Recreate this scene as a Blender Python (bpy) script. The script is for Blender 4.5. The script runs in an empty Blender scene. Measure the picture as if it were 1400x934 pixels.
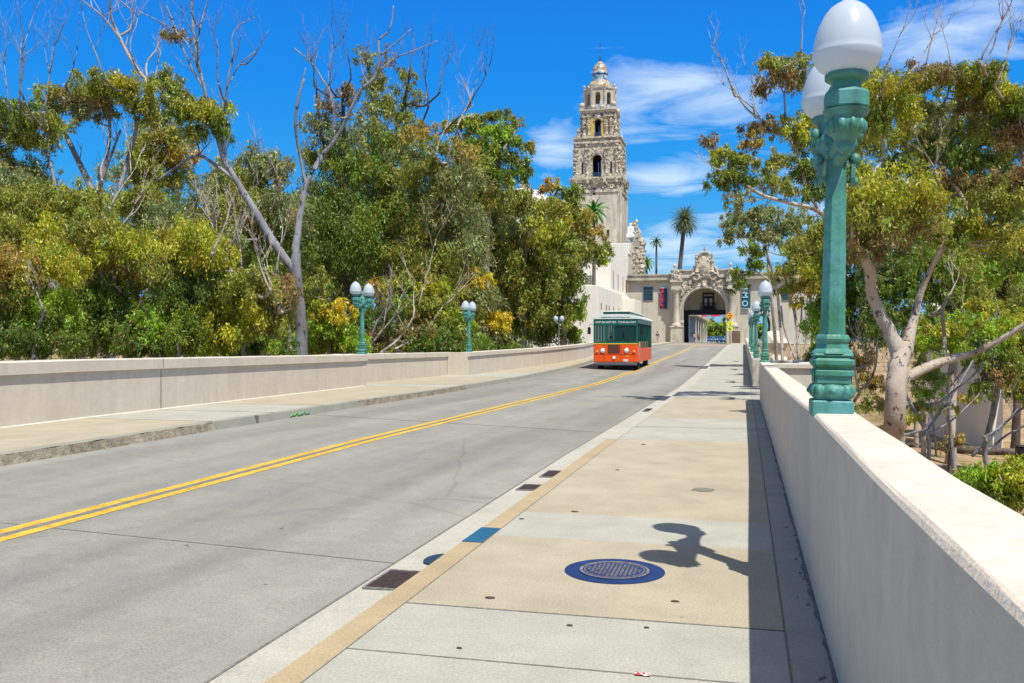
import bpy, bmesh, math, random
import numpy as np
from mathutils import Vector, Matrix
random.seed(7)
S = bpy.context.scene
C = S.collection
R = math.radians
# ------------------------------------------------------------------ camera
F = 1250.0; EYE = 1.5; TH = math.atan((1018 - 700) / F)
CT, ST = math.cos(TH), math.sin(TH)
cam = bpy.data.objects.new('camera', bpy.data.cameras.new('camera')); C.objects.link(cam)
cam.location = (0, 0, EYE); cam.rotation_euler = (R(90), 0, TH)
cam.data.sensor_width = 36; cam.data.lens = F / 1400 * 36
cam.data.shift_y = -0.0008
cam.data.clip_start = .05; cam.data.clip_end = 9000
S.camera = cam
# ------------------------------------------------------------------ light
SUN = Vector((.348, -.39, 1.0)).normalized()
sd = bpy.data.lights.new('sun', 'SUN'); sd.energy = 4.2; sd.angle = R(.5); sd.color = (1, .955, .87)
sun = bpy.data.objects.new('sun', sd); C.objects.link(sun)
sun.rotation_euler = (-SUN).to_track_quat('-Z', 'Y').to_euler()
W = bpy.data.worlds.new("World"); S.world = W; W.use_nodes = True
wn = W.node_tree; wn.nodes.clear()
def N(t, typ, **k):
    n = t.nodes.new(typ)
    for a, b in k.items():
        if a.startswith('i_'):
            key = a[2:]
            n.inputs[int(key) if key.isdigit() else key].default_value = b
        else: setattr(n, a, b)
    return n
def ramp(t, stops, interp='LINEAR'):
    r = t.nodes.new('ShaderNodeValToRGB'); r.color_ramp.interpolation = interp
    e = r.color_ramp.elements
    while len(e) < len(stops): e.new(.5)
    for i, (p, c) in enumerate(stops):
        e[i].position = p; e[i].color = (c if len(c) == 4 else (*c, 1)) if isinstance(c, tuple) else (c, c, c, 1)
    return r
sky = N(wn, 'ShaderNodeTexSky', sky_type='NISHITA', sun_disc=False)
sky.sun_elevation = math.asin(SUN.z); sky.sun_rotation = math.atan2(SUN.x, SUN.y)
sky.air_density = 1.0; sky.dust_density = .3; sky.ozone_density = 3.0; sky.altitude = 300
L = wn.links.new
hs = N(wn, 'ShaderNodeHueSaturation', i_Saturation=.40, i_Value=1.0); L(sky.outputs[0], hs.inputs['Color'])

tc = N(wn, 'ShaderNodeTexCoord')
sep = N(wn, 'ShaderNodeSeparateXYZ'); L(tc.outputs['Generated'], sep.inputs[0])
zc = N(wn, 'ShaderNodeMath', operation='MAXIMUM', i_1=.03); L(sep.outputs['Z'], zc.inputs[0])
zc2 = N(wn, 'ShaderNodeMath', operation='ADD', i_1=.12); L(zc.outputs[0], zc2.inputs[0])
dx = N(wn, 'ShaderNodeMath', operation='DIVIDE'); L(sep.outputs['X'], dx.inputs[0]); L(zc2.outputs[0], dx.inputs[1])
dy = N(wn, 'ShaderNodeMath', operation='DIVIDE'); L(sep.outputs['Y'], dy.inputs[0]); L(zc2.outputs[0], dy.inputs[1])
cb = N(wn, 'ShaderNodeCombineXYZ'); L(dx.outputs[0], cb.inputs[0]); L(dy.outputs[0], cb.inputs[1])
mp = N(wn, 'ShaderNodeMapping'); mp.inputs['Scale'].default_value = (.75, 1.0, 1); mp.inputs['Location'].default_value = (3.1, 1.7, 0); L(cb.outputs[0], mp.inputs[0])
nz = N(wn, 'ShaderNodeTexNoise', i_Scale=3.4, i_Detail=12.0, i_Roughness=.60, i_Distortion=.6); L(mp.outputs[0], nz.inputs['Vector'])
cr = ramp(wn, [(.50, 0.0), (.60, .35), (.80, 1.0)])
# clouds live in the part of the sky over the far end of the bridge and to the right of it
az = N(wn, 'ShaderNodeMath', operation='ARCTAN2'); L(sep.outputs['X'], az.inputs[0]); L(sep.outputs['Y'], az.inputs[1])
el = N(wn, 'ShaderNodeMath', operation='ARCSINE'); L(sep.outputs['Z'], el.inputs[0])
acc = None
for px, py, w, h, g_ in ((950, 128, 150, 62, 1.0), (1010, 110, 70, 50, .7), (755, 200, 52, 40, 1.0), (915, 245, 85, 30, .95), (960, 350, 190, 60, .85), (1320, 60, 130, 60, .85), (810, 300, 60, 40, .6), (1180, 280, 160, 80, .8), (740, 250, 60, 30, .6), (870, 190, 60, 30, .55)):
    ca = math.atan((px-700)/F) - TH; ce = math.atan((468-py)/math.hypot(F, px-700)); wa, wh = w*1.12/F, h*1.1/F
    p1 = N(wn, 'ShaderNodeMath', operation='MULTIPLY_ADD', i_1=1/wa, i_2=-ca/wa); L(az.outputs[0], p1.inputs[0])
    p2 = N(wn, 'ShaderNodeMath', operation='MULTIPLY_ADD', i_1=1/wh, i_2=-ce/wh); L(el.outputs[0], p2.inputs[0])
    q1 = N(wn, 'ShaderNodeMath', operation='MULTIPLY'); L(p1.outputs[0], q1.inputs[0]); L(p1.outputs[0], q1.inputs[1])
    q2 = N(wn, 'ShaderNodeMath', operation='MULTIPLY_ADD'); L(p2.outputs[0], q2.inputs[0]); L(p2.outputs[0], q2.inputs[1]); L(q1.outputs[0], q2.inputs[2])
    q3 = N(wn, 'ShaderNodeMath', operation='MULTIPLY', i_1=-1.1); L(q2.outputs[0], q3.inputs[0])
    q4 = N(wn, 'ShaderNodeMath', operation='EXPONENT'); L(q3.outputs[0], q4.inputs[0])
    q5 = N(wn, 'ShaderNodeMath', operation='MULTIPLY', i_1=g_); L(q4.outputs[0], q5.inputs[0])
    if acc: q6 = N(wn, 'ShaderNodeMath', operation='MAXIMUM'); L(acc, q6.inputs[0]); L(q5.outputs[0], q6.inputs[1]); acc = q6.outputs[0]
    else: acc = q5.outputs[0]
# the patch raises the noise over the threshold, so edges stay ragged
ad_ = N(wn, 'ShaderNodeMath', operation='MULTIPLY_ADD', i_1=.50, i_2=-.24); L(acc, ad_.inputs[0])
ad2 = N(wn, 'ShaderNodeMath', operation='ADD'); L(ad_.outputs[0], ad2.inputs[0]); L(nz.outputs['Fac'], ad2.inputs[1]); L(ad2.outputs[0], cr.inputs[0])
m1 = ad_
m2 = cr
m3 = N(wn, 'ShaderNodeMath', operation='MULTIPLY', i_1=.66); L(m2.outputs[0], m3.inputs[0])
mx = N(wn, 'ShaderNodeMix', data_type='RGBA'); skr = ramp(wn, [(0.0, (2.0, 4.1, 6.1)), (.08, (.70, 3.3, 6.2)), (.17, (.10, 2.5, 6.3)), (.27, (.0, 1.85, 6.1)), (.40, (.0, 1.3, 5.6)), (.65, (.3, 1.2, 4.0))]); L(sep.outputs['Z'], skr.inputs[0])
fz = N(wn, 'ShaderNodeMapRange', i_1=.42, i_2=.62, i_3=.97, i_4=.15); L(sep.outputs['Z'], fz.inputs[0])
sm = N(wn, 'ShaderNodeMix', data_type='RGBA'); L(fz.outputs[0], sm.inputs[0]); L(hs.outputs[0], sm.inputs[6]); L(skr.outputs[0], sm.inputs[7])
L(m3.outputs[0], mx.inputs[0]); L(sm.outputs[2], mx.inputs[6]); mx.inputs[7].default_value = (6.0, 7.0, 7.7, 1)
bg = N(wn, 'ShaderNodeBackground', i_Strength=.105); L(mx.outputs[2], bg.inputs[0])
wo = N(wn, 'ShaderNodeOutputWorld'); L(bg.outputs[0], wo.inputs[0])
S.view_settings.view_transform = 'Standard'; S.view_settings.look = 'None'; S.view_settings.gamma = 1
S.view_settings.exposure = .45
S.cycles.max_bounces = 7; S.cycles.transparent_max_bounces = 8; S.cycles.diffuse_bounces = 3
# ------------------------------------------------------------------ mapping helpers
def zr(Y): return float(np.interp(Y, [0, 13, 26, 37, 50, 62, 155, 400], [0, 0, -.1, -.18, -.08, .1, 1.15, 1.3]))
def D(px, py, d):               # a point d metres ahead of the tripod
    lat = (px - 700) / F * d
    return Vector((-ST * d + CT * lat, CT * d + ST * lat, EYE + (468 - py) / F * d))
def G(px, py, Y):               # a point on the plane Y = const
    a = math.atan((px - 700) / F) - TH
    X = Y * math.tan(a); d = -ST * X + CT * Y
    return Vector((X, Y, EYE + (468 - py) / F * d))
def tz(X, Y):                   # terrain height
    s = min(1, max(0, (Y - 45) / 60)); s = s * s * (3 - 2 * s)
    if X > -5: low = -2.6 - .4 * math.sin(X * .21 + Y * .13) + max(0, (X - 14)) * .02
    else: low = -6.5
    if Y < -30: low -= 0
    pl = zr(Y) - .3
    if X > 3: pl += min(.5, (X - 3) * .05)
    v = low * (1 - s) + pl * s
    return v + .1 * math.sin(X * .9 + 1) * math.sin(Y * .7) * (1 if s < .9 else 0)
# ------------------------------------------------------------------ mesh builder
class MB:
    def __init__(s): s.v = []; s.f = []; s.m = []; s.sm = []
    def add(s, vs, fs, mi=0, smooth=False):
        o = len(s.v); s.v.extend([tuple(v) for v in vs])
        for f in fs: s.f.append(tuple(i + o for i in f)); s.m.append(mi); s.sm.append(smooth)
    def box(s, a, b, mi=0, M=None):
        x0, y0, z0 = a; x1, y1, z1 = b
        vs = [Vector(p) for p in ((x0,y0,z0),(x1,y0,z0),(x1,y1,z0),(x0,y1,z0),(x0,y0,z1),(x1,y0,z1),(x1,y1,z1),(x0,y1,z1))]
        if M is not None: vs = [M @ v for v in vs]
        s.add(vs, [(0,3,2,1),(4,5,6,7),(0,1,5,4),(1,2,6,5),(2,3,7,6),(3,0,4,7)], mi)
    def bbox(s, a, b, bev=.01, mi=0, M=None):   # bevelled box
        x0, y0, z0 = a; x1, y1, z1 = b; e = bev
        def ring(i, z): return [(x0+i+e*0+ (e if 1 else 0), y0+i, z)]
        rings = []
        for ins, z in ((e, z0), (0, z0+e), (0, z1-e), (e, z1)):
            X0, Y0, X1, Y1 = x0+ins, y0+ins, x1-ins, y1-ins
            rings.append([Vector(p) for p in ((X0+e,Y0,z),(X1-e,Y0,z),(X1,Y0+e,z),(X1,Y1-e,z),(X1-e,Y1,z),(X0+e,Y1,z),(X0,Y1-e,z),(X0,Y0+e,z))])
        vs = [p for r in rings for p in r]
        if M is not None: vs = [M @ v for v in vs]
        fs = [tuple(range(7,-1,-1)), tuple(range(24,32))]
        for k in range(3):
            for i in range(8): j = (i+1) % 8; fs.append((k*8+i, k*8+j, k*8+8+j, k*8+8+i))
        s.add(vs, fs, mi)
    def lathe(s, prof, c=(0,0,0), n=16, mi=0, smooth=True, rot=0, sx=1, sy=1, M=None):
        vs = []; c = Vector(c)
        for r, z in prof:
            for i in range(n):
                a = rot + 2*math.pi*i/n
                v = Vector((r*math.cos(a)*sx, r*math.sin(a)*sy, z))
                vs.append((M @ v if M is not None else v) + c)
        fs = []
        for k in range(len(prof)-1):
            for i in range(n): j = (i+1) % n; fs.append((k*n+i, k*n+j, (k+1)*n+j, (k+1)*n+i))
        s.add(vs, fs, mi, smooth)
        s.add([vs[i] for i in range(n)], [tuple(range(n-1,-1,-1))], mi)
        s.add([vs[-n+i] for i in range(n)], [tuple(range(n))], mi)
    def tube(s, pts, rad, n=6, mi=0, smooth=True, cap=True):
        pts = [Vector(p) for p in pts]; k = len(pts)
        if k < 2: return
        up = Vector((.3, .2, .93)); vs = []
        for i, p in enumerate(pts):
            t = (pts[min(i+1, k-1)] - pts[max(i-1, 0)])
            if t.length < 1e-9: t = Vector((0, 0, 1))
            t.normalize()
            a = t.cross(up)
            if a.length < .1: a = t.cross(Vector((1, 0, 0)))
            a.normalize(); b = t.cross(a); up = b.cross(t) * -1 if False else up
            r = rad[i] if hasattr(rad, '__len__') else rad
            for j in range(n):
                q = 2*math.pi*j/n; vs.append(p + (a*math.cos(q) + b*math.sin(q))*r)
        fs = []
        for i in range(k-1):
            for j in range(n): l = (j+1) % n; fs.append((i*n+j, i*n+l, (i+1)*n+l, (i+1)*n+j))
        if cap: fs.append(tuple(range(n-1,-1,-1))); fs.append(tuple((k-1)*n+i for i in range(n)))
        s.add(vs, fs, mi, smooth)
    def prism(s, poly, y0, y1, mi=0, M=None):    # polygon in XZ extruded along Y
        n = len(poly)
        vs = [Vector((x, y0, z)) for x, z in poly] + [Vector((x, y1, z)) for x, z in poly]
        if M is not None: vs = [M @ v for v in vs]
        s.add(vs, [tuple(range(n)), tuple(range(2*n-1, n-1, -1))] + [((i+1) % n, i, n+i, n+(i+1) % n) for i in range(n)], mi)
    def ball(s, c, r, n=8, mi=0, sx=1, sy=1, sz=1):
        h = max(3, n//2)
        s.lathe([(max(.001, math.sin(math.pi*i/h))*r, -math.cos(math.pi*i/h)*r*sz) for i in range(h+1)], c, n, mi, True, 0, sx, sy)
    def build(s, name, mats, parent=None, **k):
        me = bpy.data.meshes.new(name); me.from_pydata(s.v, [], s.f)
        if not isinstance(mats, (list, tuple)): mats = [mats]
        for m in mats: me.materials.append(m)
        me.polygons.foreach_set('material_index', s.m); me.polygons.foreach_set('use_smooth', s.sm)
        bm = bmesh.new(); bm.from_mesh(me); bmesh.ops.recalc_face_normals(bm, faces=bm.faces); bm.to_mesh(me); bm.free()
        me.update()
        o = bpy.data.objects.new(name, me); C.objects.link(o)
        if parent: o.parent = parent; o.matrix_parent_inverse = Matrix.Translation(parent.location).inverted() if k.pop('world', False) else Matrix()
        k.pop('world', None)
        return o
def tag(o, label=None, cat=None, group=None, kind=None):
    if label: o['label'] = label
    if cat: o['category'] = cat
    if group: o['group'] = group
    if kind: o['kind'] = kind
    return o
def empty(name, loc, label, cat, group=None, rz=0):
    o = bpy.data.objects.new(name, None); C.objects.link(o); o.location = loc; o.rotation_euler = (0, 0, rz); o.empty_display_size = .3
    return tag(o, label, cat, group)
def struct(mb, name, mats):
    return tag(mb.build(name, mats), kind='structure')
kids = {}
def copy_tree(o, parent=None):
    c = o.copy(); C.objects.link(c)
    if parent: c.parent = parent
    for ch in list(o.children): copy_tree(ch, c)
    return c
# ------------------------------------------------------------------ materials
def mat(name, col, rough=.8, var=.15, scale=4.0, bump=.0, bscale=60.0, metal=0, col2=None, spec=.3, detail=6, stretch=None, coat=0):
    m = bpy.data.materials.new(name); m.use_nodes = True; t = m.node_tree; b = t.nodes['Principled BSDF']
    b.inputs['Roughness'].default_value = rough; b.inputs['Metallic'].default_value = metal
    b.inputs['Specular IOR Level'].default_value = spec; b.inputs['Coat Weight'].default_value = coat
    tcn = N(t, 'ShaderNodeTexCoord'); src = tcn.outputs['Object']
    if stretch:
        mpn = N(t, 'ShaderNodeMapping'); mpn.inputs['Scale'].default_value = stretch; t.links.new(src, mpn.inputs[0]); src2 = mpn.outputs[0]
    else: src2 = src
    n = N(t, 'ShaderNodeTexNoise', i_Scale=scale, i_Detail=detail, i_Roughness=.6); t.links.new(src2, n.inputs['Vector'])
    c2 = col2 or tuple(min(1, c*(1+var)) for c in col); c1 = tuple(c*(1-var) for c in col) if not col2 else col
    r = ramp(t, [(.32, c1), (.68, c2)]); t.links.new(n.outputs['Fac'], r.inputs[0])
    t.links.new(r.outputs[0], b.inputs['Base Color'])
    if bump:
        n2 = N(t, 'ShaderNodeTexNoise', i_Scale=bscale, i_Detail=4.0); t.links.new(src, n2.inputs['Vector'])
        bp = N(t, 'ShaderNodeBump', i_Strength=bump, i_Distance=.02); t.links.new(n2.outputs['Fac'], bp.inputs['Height'])
        t.links.new(bp.outputs[0], b.inputs['Normal'])
    return m
def multiply_layer(m, scale, lo, hi, p0=.4, p1=.6, stretch=None, detail=5, kind='noise'):
    """multiplies the base colour by a second, differently scaled pattern"""
    t = m.node_tree; b = t.nodes['Principled BSDF']; old = b.inputs['Base Color'].links[0].from_socket
    tcn = N(t, 'ShaderNodeTexCoord'); v = tcn.outputs['Object']
    if stretch:
        mpn = N(t, 'ShaderNodeMapping'); mpn.inputs['Scale'].default_value = stretch; t.links.new(v, mpn.inputs[0]); v = mpn.outputs[0]
    if kind == 'noise':
        n = N(t, 'ShaderNodeTexNoise', i_Scale=scale, i_Detail=float(detail), i_Roughness=.65); o = n.outputs['Fac']
    else:
        dn = N(t, 'ShaderNodeTexNoise', i_Scale=scale*2.2, i_Detail=4.0); t.links.new(v, dn.inputs['Vector'])
        ad = N(t, 'ShaderNodeMix', data_type='VECTOR', factor_mode='UNIFORM'); ad.inputs[0].default_value = .22
        t.links.new(v, ad.inputs[4]); t.links.new(dn.outputs['Color'], ad.inputs[5]); v = ad.outputs[1]
        n = N(t, 'ShaderNodeTexVoronoi', feature='DISTANCE_TO_EDGE', i_Scale=scale); o = n.outputs['Distance']
    t.links.new(v, n.inputs['Vector'])
    r = ramp(t, [(p0, lo), (p1, hi)]); t.links.new(o, r.inputs[0])
    mxn = N(t, 'ShaderNodeMix', data_type='RGBA', blend_type='MULTIPLY'); mxn.inputs[0].default_value = 1
    t.links.new(old, mxn.inputs[6]); t.links.new(r.outputs[0], mxn.inputs[7]); t.links.new(mxn.outputs[2], b.inputs['Base Color'])
    return m
M = {}
M['road'] = mat('road', (.295, .280, .235), .85, .13, .75, .25, 90, stretch=(1, .06, 1))
multiply_layer(M['road'], 5.0, .93, 1.04, .35, .65, detail=8)
multiply_layer(M['road'], 75.0, .74, 1.16, .3, .7, detail=2)
multiply_layer(M['road'], 1.3, (.88, .91, .96), 1.0, .40, .54, stretch=(1, .5, 1), detail=9)
multiply_layer(M['road'], .22, .84, 1.0, .0, .004, kind='crack')
multiply_layer(M['road'], 7.0, .35, 1.0, .235, .255, detail=2)
multiply_layer(M['road'], .9, .86, 1.03, .40, .62, stretch=(1, .035, 1), detail=3)
def walkmat(n, c, v=.07):
    m = mat(n, c, .85, v, .9, .2, 120); multiply_layer(m, 70.0, .76, 1.14, .3, .7, detail=3); multiply_layer(m, 2.5, .88, 1.03, .3, .6, detail=8)
    multiply_layer(m, 11.0, .5, 1.0, .215, .235, detail=2)
    return m
M['walk_tan'] = walkmat('pavement_tan', (.42, .365, .262))
M['walk_grey'] = walkmat('pavement_grey', (.41, .40, .33))
M['gutter'] = walkmat('gutter', (.46, .44, .365))
M['kerb_tan'] = walkmat('kerb_tan', (.43, .335, .20))
M['kerb_face'] = walkmat('kerb_face', (.30, .30, .24))
M['kerb_old'] = mat('kerb_old', (.27, .235, .17), .95, .35, 9, .9, 30); multiply_layer(M['kerb_old'], 2.0, .7, 1.2, .3, .7)
M['strip'] = walkmat('strip', (.37, .355, .30))
M['parapet'] = mat('parapet', (.62, .54, .43), .85, .05, 1.2, .25, 70); multiply_layer(M['parapet'], 1.1, .93, 1.03, .35, .65, stretch=(3, 3, .35), detail=7); multiply_layer(M['parapet'], 8, .94, 1.03, .35, .65)
M['parapet_top'] = mat('parapet_top', (.61, .56, .46), .85, .06, 2.2, .15, 60); multiply_layer(M['parapet_top'], 9, .87, 1.05, .3, .65, detail=8)
M['joint'] = mat('joint', (.18, .17, .145), .9, .3, 20)
M['yellow'] = mat('yellow_paint', (.64, .41, .05), .7, .06, 6, .1, 90); multiply_layer(M['yellow'], 18, .62, 1.05, .34, .52, detail=8); multiply_layer(M['yellow'], 1.2, .82, 1.05, .35, .6, detail=6)
M['white_paint'] = mat('white_paint', (.62, .62, .58), .7, .1, 8)
M['iron'] = mat('cast_iron', (.085, .06, .05), .6, .35, 30, .3, 80, metal=.3)
M['blue_paint'] = mat('blue_paint', (.014, .034, .12), .6, .25, 10, .1, 60)
M['blue_cover'] = mat('worn_cover', (.10, .10, .12), .6, .5, 28, .2, 90, col2=(.30, .27, .23))
M['teal_paint'] = mat('teal_paint', (.02, .105, .19), .55, .15, 9)
M['soil'] = mat('dry_soil', (.30, .19, .10), .95, .3, .35, .5, 9, col2=(.50, .35, .20), detail=9)
multiply_layer(M['soil'], .22, (.45, .62, .25), 1.0, .38, .5, detail=8); multiply_layer(M['soil'], 6.0, .55, 1.15, .35, .65, detail=6)
M['lamp'] = mat('lamp_green', (.085, .27, .245), .5, .2, 5, .15, 40, spec=.45)
multiply_layer(M['lamp'], 2.6, (.75, 1.0, .62), (1, 1, 1.08), .38, .6, detail=6)
multiply_layer(M['lamp'], 18, .8, 1.05, .3, .6)
multiply_layer(M['lamp'], 26, 1.0, 1.9, .68, .70, detail=4); multiply_layer(M['lamp'], 5, .72, 1.0, .36, .5, detail=9, stretch=(1, 1, .5))
def globe_mat():
    m = bpy.data.materials.new('globe'); m.use_nodes = True; t = m.node_tree; b = t.nodes['Principled BSDF']
    b.inputs['Base Color'].default_value = (.68, .75, .80, 1); b.inputs['Roughness'].default_value = .25; b.inputs['Specular IOR Level'].default_value = .5
    tr = N(t, 'ShaderNodeBsdfTranslucent'); tr.inputs[0].default_value = (.70, .78, .84, 1)
    mxs = N(t, 'ShaderNodeMixShader'); mxs.inputs[0].default_value = .42
    t.links.new(b.outputs[0], mxs.inputs[1]); t.links.new(tr.outputs[0], mxs.inputs[2]); t.links.new(mxs.outputs[0], t.nodes['Material Output'].inputs[0])
    return m
M['globe'] = globe_mat()
def bark(n, a, b, sc=2.5):
    m = mat(n, a, .9, .2, sc, .5, 25, col2=b, stretch=(1, 1, .35), detail=8); multiply_layer(m, 7.0, .25, 1.0, .365, .41, detail=3, stretch=(1, 1, .6)); return m
M['bark_pale'] = bark('bark_pale', (.30, .25, .20), (.56, .50, .43), 1.6)
M['bark_pink'] = bark('bark_pink', (.33, .24, .165), (.50, .46, .40), 1.3)
M['bark_grey'] = bark('bark_grey', (.15, .15, .155), (.33, .33, .345))
M['bark_dark'] = bark('bark_dark', (.07, .05, .04), (.20, .16, .13))
M['palm_trunk'] = mat('palm_trunk', (.14, .12, .10), .95, .3, 14, .5, 20, stretch=(.3, .3, 3))
def leaf_mat(name='leaves', trans=.40):
    m = bpy.data.materials.new(name); m.use_nodes = True; t = m.node_tree; b = t.nodes['Principled BSDF']
    at = N(t, 'ShaderNodeAttribute', attribute_name='tint')
    t.links.new(at.outputs['Color'], b.inputs['Base Color']); b.inputs['Roughness'].default_value = .42; b.inputs['Specular IOR Level'].default_value = .45
    tr = N(t, 'ShaderNodeBsdfTranslucent'); t.links.new(at.outputs['Color'], tr.inputs[0])
    mxs = N(t, 'ShaderNodeMixShader'); mxs.inputs[0].default_value = trans
    t.links.new(b.outputs[0], mxs.inputs[1]); t.links.new(tr.outputs[0], mxs.inputs[2]); t.links.new(mxs.outputs[0], t.nodes['Material Output'].inputs[0])
    return m
M['leaf'] = leaf_mat()
M['stucco'] = mat('stucco', (.56, .51, .41), .9, .07, .5, .2, 12); multiply_layer(M['stucco'], .5, .85, 1.04, .35, .6, stretch=(2.5, 2.5, .25), detail=8)
M['stucco_white'] = mat('stucco_white', (.80, .745, .625), .9, .05, .5, .1, 12); multiply_layer(M['stucco_white'], .5, .95, 1.02, .35, .6, stretch=(2.5, 2.5, .3), detail=7)
M['stone'] = mat('tower_stone', (.56, .50, .395), .9, .12, .8, .3, 6); multiply_layer(M['stone'], .9, .72, 1.05, .33, .6, stretch=(2, 2, .3), detail=8)
M['carved'] = mat('carved_stone', (.55, .48, .365), .9, .2, 1.6, .5, 5); multiply_layer(M['carved'], 2.2, .34, 1.12, .36, .56, detail=7)
M['cornice'] = mat('cornice', (.47, .42, .31), .9, .15, 1.2); multiply_layer(M['cornice'], .8, .7, 1.05, .35, .6, detail=8)
M['roof_white'] = mat('roof_white', (.72, .72, .70), .8, .05, 2)
M['dark'] = mat('dark_void', (.012, .014, .02), .6, .2, 3)
M['glass_dark'] = mat('window_glass', (.02, .045, .07), .12, .3, .7, spec=.6)
M['bell_frame'] = mat('belfry_steel', (.04, .10, .22), .5, .2, 3)
M['wood_red'] = mat('wood_panel', (.17, .10, .065), .8, .3, 3)
M['pink_pave'] = walkmat('pink_pave', (.36, .27, .21))
def tile_mat(name, cols, sc):
    m = bpy.data.materials.new(name); m.use_nodes = True; t = m.node_tree; b = t.nodes['Principled BSDF']
    tcn = N(t, 'ShaderNodeTexCoord'); v = N(t, 'ShaderNodeTexVoronoi', i_Scale=sc); t.links.new(tcn.outputs['Object'], v.inputs['Vector'])
    sp = N(t, 'ShaderNodeSeparateColor'); t.links.new(v.outputs['Color'], sp.inputs[0])
    r = ramp(t, [(i/len(cols), c) for i, c in enumerate(cols)], 'CONSTANT'); t.links.new(sp.outputs[0], r.inputs[0]); t.links.new(r.outputs[0], b.inputs['Base Color'])
    b.inputs['Roughness'].default_value = .35
    return m
M['dome_tile'] = tile_mat('dome_tile', [(.62, .56, .42), (.10, .2, .45), (.62, .58, .48), (.5, .33, .07), (.65, .62, .55)], 1.6)
M['tile_gold'] = tile_mat('tile_gold', [(.48, .41, .25), (.50, .27, .05), (.40, .36, .25), (.50, .43, .28), (.10, .16, .26)], 3.5)
M['tile_blue'] = tile_mat('tile_blue', [(.55, .53, .45), (.05, .14, .36), (.5, .47, .4), (.2, .35, .45)], 2.6)
M['tile_yellow'] = mat('tile_yellow', (.60, .42, .05), .4, .2, 3)
M['bus_orange'] = mat('bus_orange', (.82, .095, .008), .45, .06, 2, spec=.3, coat=.0)
M['bus_green'] = mat('bus_green', (.006, .105, .078), .35, .1, 2, spec=.4, coat=.0)
M['bus_white'] = mat('bus_white', (.70, .74, .68), .4, .06, 2)
M['bus_yellow'] = mat('bus_yellow', (.75, .50, .05), .4, .05, 2)
M['chrome'] = mat('chrome', (.6, .6, .62), .25, .05, 2, metal=.8)
M['tyre'] = mat('tyre', (.02, .02, .022), .8, .2, 20)
M['lens'] = mat('lens', (.8, .8, .78), .15, .05, 5)
M['amber'] = mat('amber', (.8, .35, .05), .3, .05, 5)
M['seat'] = mat('seat', (.30, .17, .07), .7, .1, 5)
def glass_mat(name, col, a=.35):
    m = bpy.data.materials.new(name); m.use_nodes = True; t = m.node_tree; b = t.nodes['Principled BSDF']
    b.inputs['Base Color'].default_value = (*col, 1); b.inputs['Roughness'].default_value = .05
    tr = N(t, 'ShaderNodeBsdfTransparent'); tr.inputs[0].default_value = (.75, .88, .85, 1)
    mxs = N(t, 'ShaderNodeMixShader'); mxs.inputs[0].default_value = a
    t.links.new(tr.outputs[0], mxs.inputs[1]); t.links.new(b.outputs[0], mxs.inputs[2]); t.links.new(mxs.outputs[0], t.nodes['Material Output'].inputs[0])
    return m
M['bus_glass'] = glass_mat('bus_glass', (.02, .10, .075), .38)
M['sign_orange'] = mat('sign_orange', (.85, .38, .02), .5, .03, 5)
M['sign_lime'] = mat('sign_lime', (.72, .80, .04), .5, .03, 5)
M['black'] = mat('black_paint', (.015, .015, .015), .5, .1, 5)
M['navy'] = mat('banner_navy', (.012, .05, .115), .7, .1, 1)
M['teal'] = mat('banner_teal', (.01, .085, .13), .7, .1, 1)
M['red'] = mat('banner_red', (.75, .07, .08), .6, .05, 1)
M['pale_cyan'] = mat('pale_cyan', (.40, .66, .66), .6, .05, 1)
def flat(name, c, r=.6): return mat(name, c, r, .06, 3)
M['skin'] = flat('skin', (.45, .26, .17)); M['hair'] = flat('hair', (.03, .02, .015))
# ------------------------------------------------------------------ ground and road
def lerpX(tab, Y): return float(np.interp(Y, [a for a, b in tab], [b for a, b in tab]))
CURB_R = [(-20, -2.52), (160, -2.46), (400, -2.46)]
CURB_L = [(-20, -8.27), (13, -8.27), (19.5, -8.42), (25, -8.5), (35, -8.95), (46, -9.12), (55, -9.35), (75, -10.4), (110, -11.4), (150, -11.0), (158, -10.2), (400, -10.2)]
WALL_L = [(-20, -10.7), (12, -10.7), (21, -11.1), (26, -11.35), (37.3, -11.45), (44, -11.26), (53, -10.8), (61, -10.6), (78, -11.8), (116, -18.2)]
YEL = [(-20, -5.65), (30, -5.68), (60, -5.8), (86, -6.0), (130, -6.7), (155, -6.6), (400, -6.6)]
ZC = .06                       # the left channel sits a little higher than the right
def zroad(X, Y):
    xr, xl = lerpX(CURB_R, Y), lerpX(CURB_L, Y)
    return zr(Y) - .15 + (xr - X) / (xr - xl) * .21
Ys = sorted(set([-20, -10, -4, 0] + list(np.arange(1, 30, 1.0)) + list(np.arange(30, 70, 2.0)) + list(np.arange(70, 170, 5.0)) + [180, 200, 250, 300, 400]))
def ribbon(mb, fa, fb, za, zb, Y0, Y1, mi=0, nx=1, extra=()):
    ys = sorted(set([Y0, Y1] + [y for y in Ys if Y0 < y < Y1] + [y for y in extra if Y0 < y < Y1]))
    vs = []
    for y in ys:
        for i in range(nx+1):
            t = i/nx; x = fa(y)*(1-t) + fb(y)*t
            vs.append((x, y, za(x, y)*(1-t) + zb(x, y)*t))
    fs = [(k*(nx+1)+i, k*(nx+1)+i+1, (k+1)*(nx+1)+i+1, (k+1)*(nx+1)+i) for k in range(len(ys)-1) for i in range(nx)]
    mb.add(vs, fs, mi)
cR = lambda y: lerpX(CURB_R, y); cL = lambda y: lerpX(CURB_L, y); wL = lambda y: lerpX(WALL_L, y)
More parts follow.
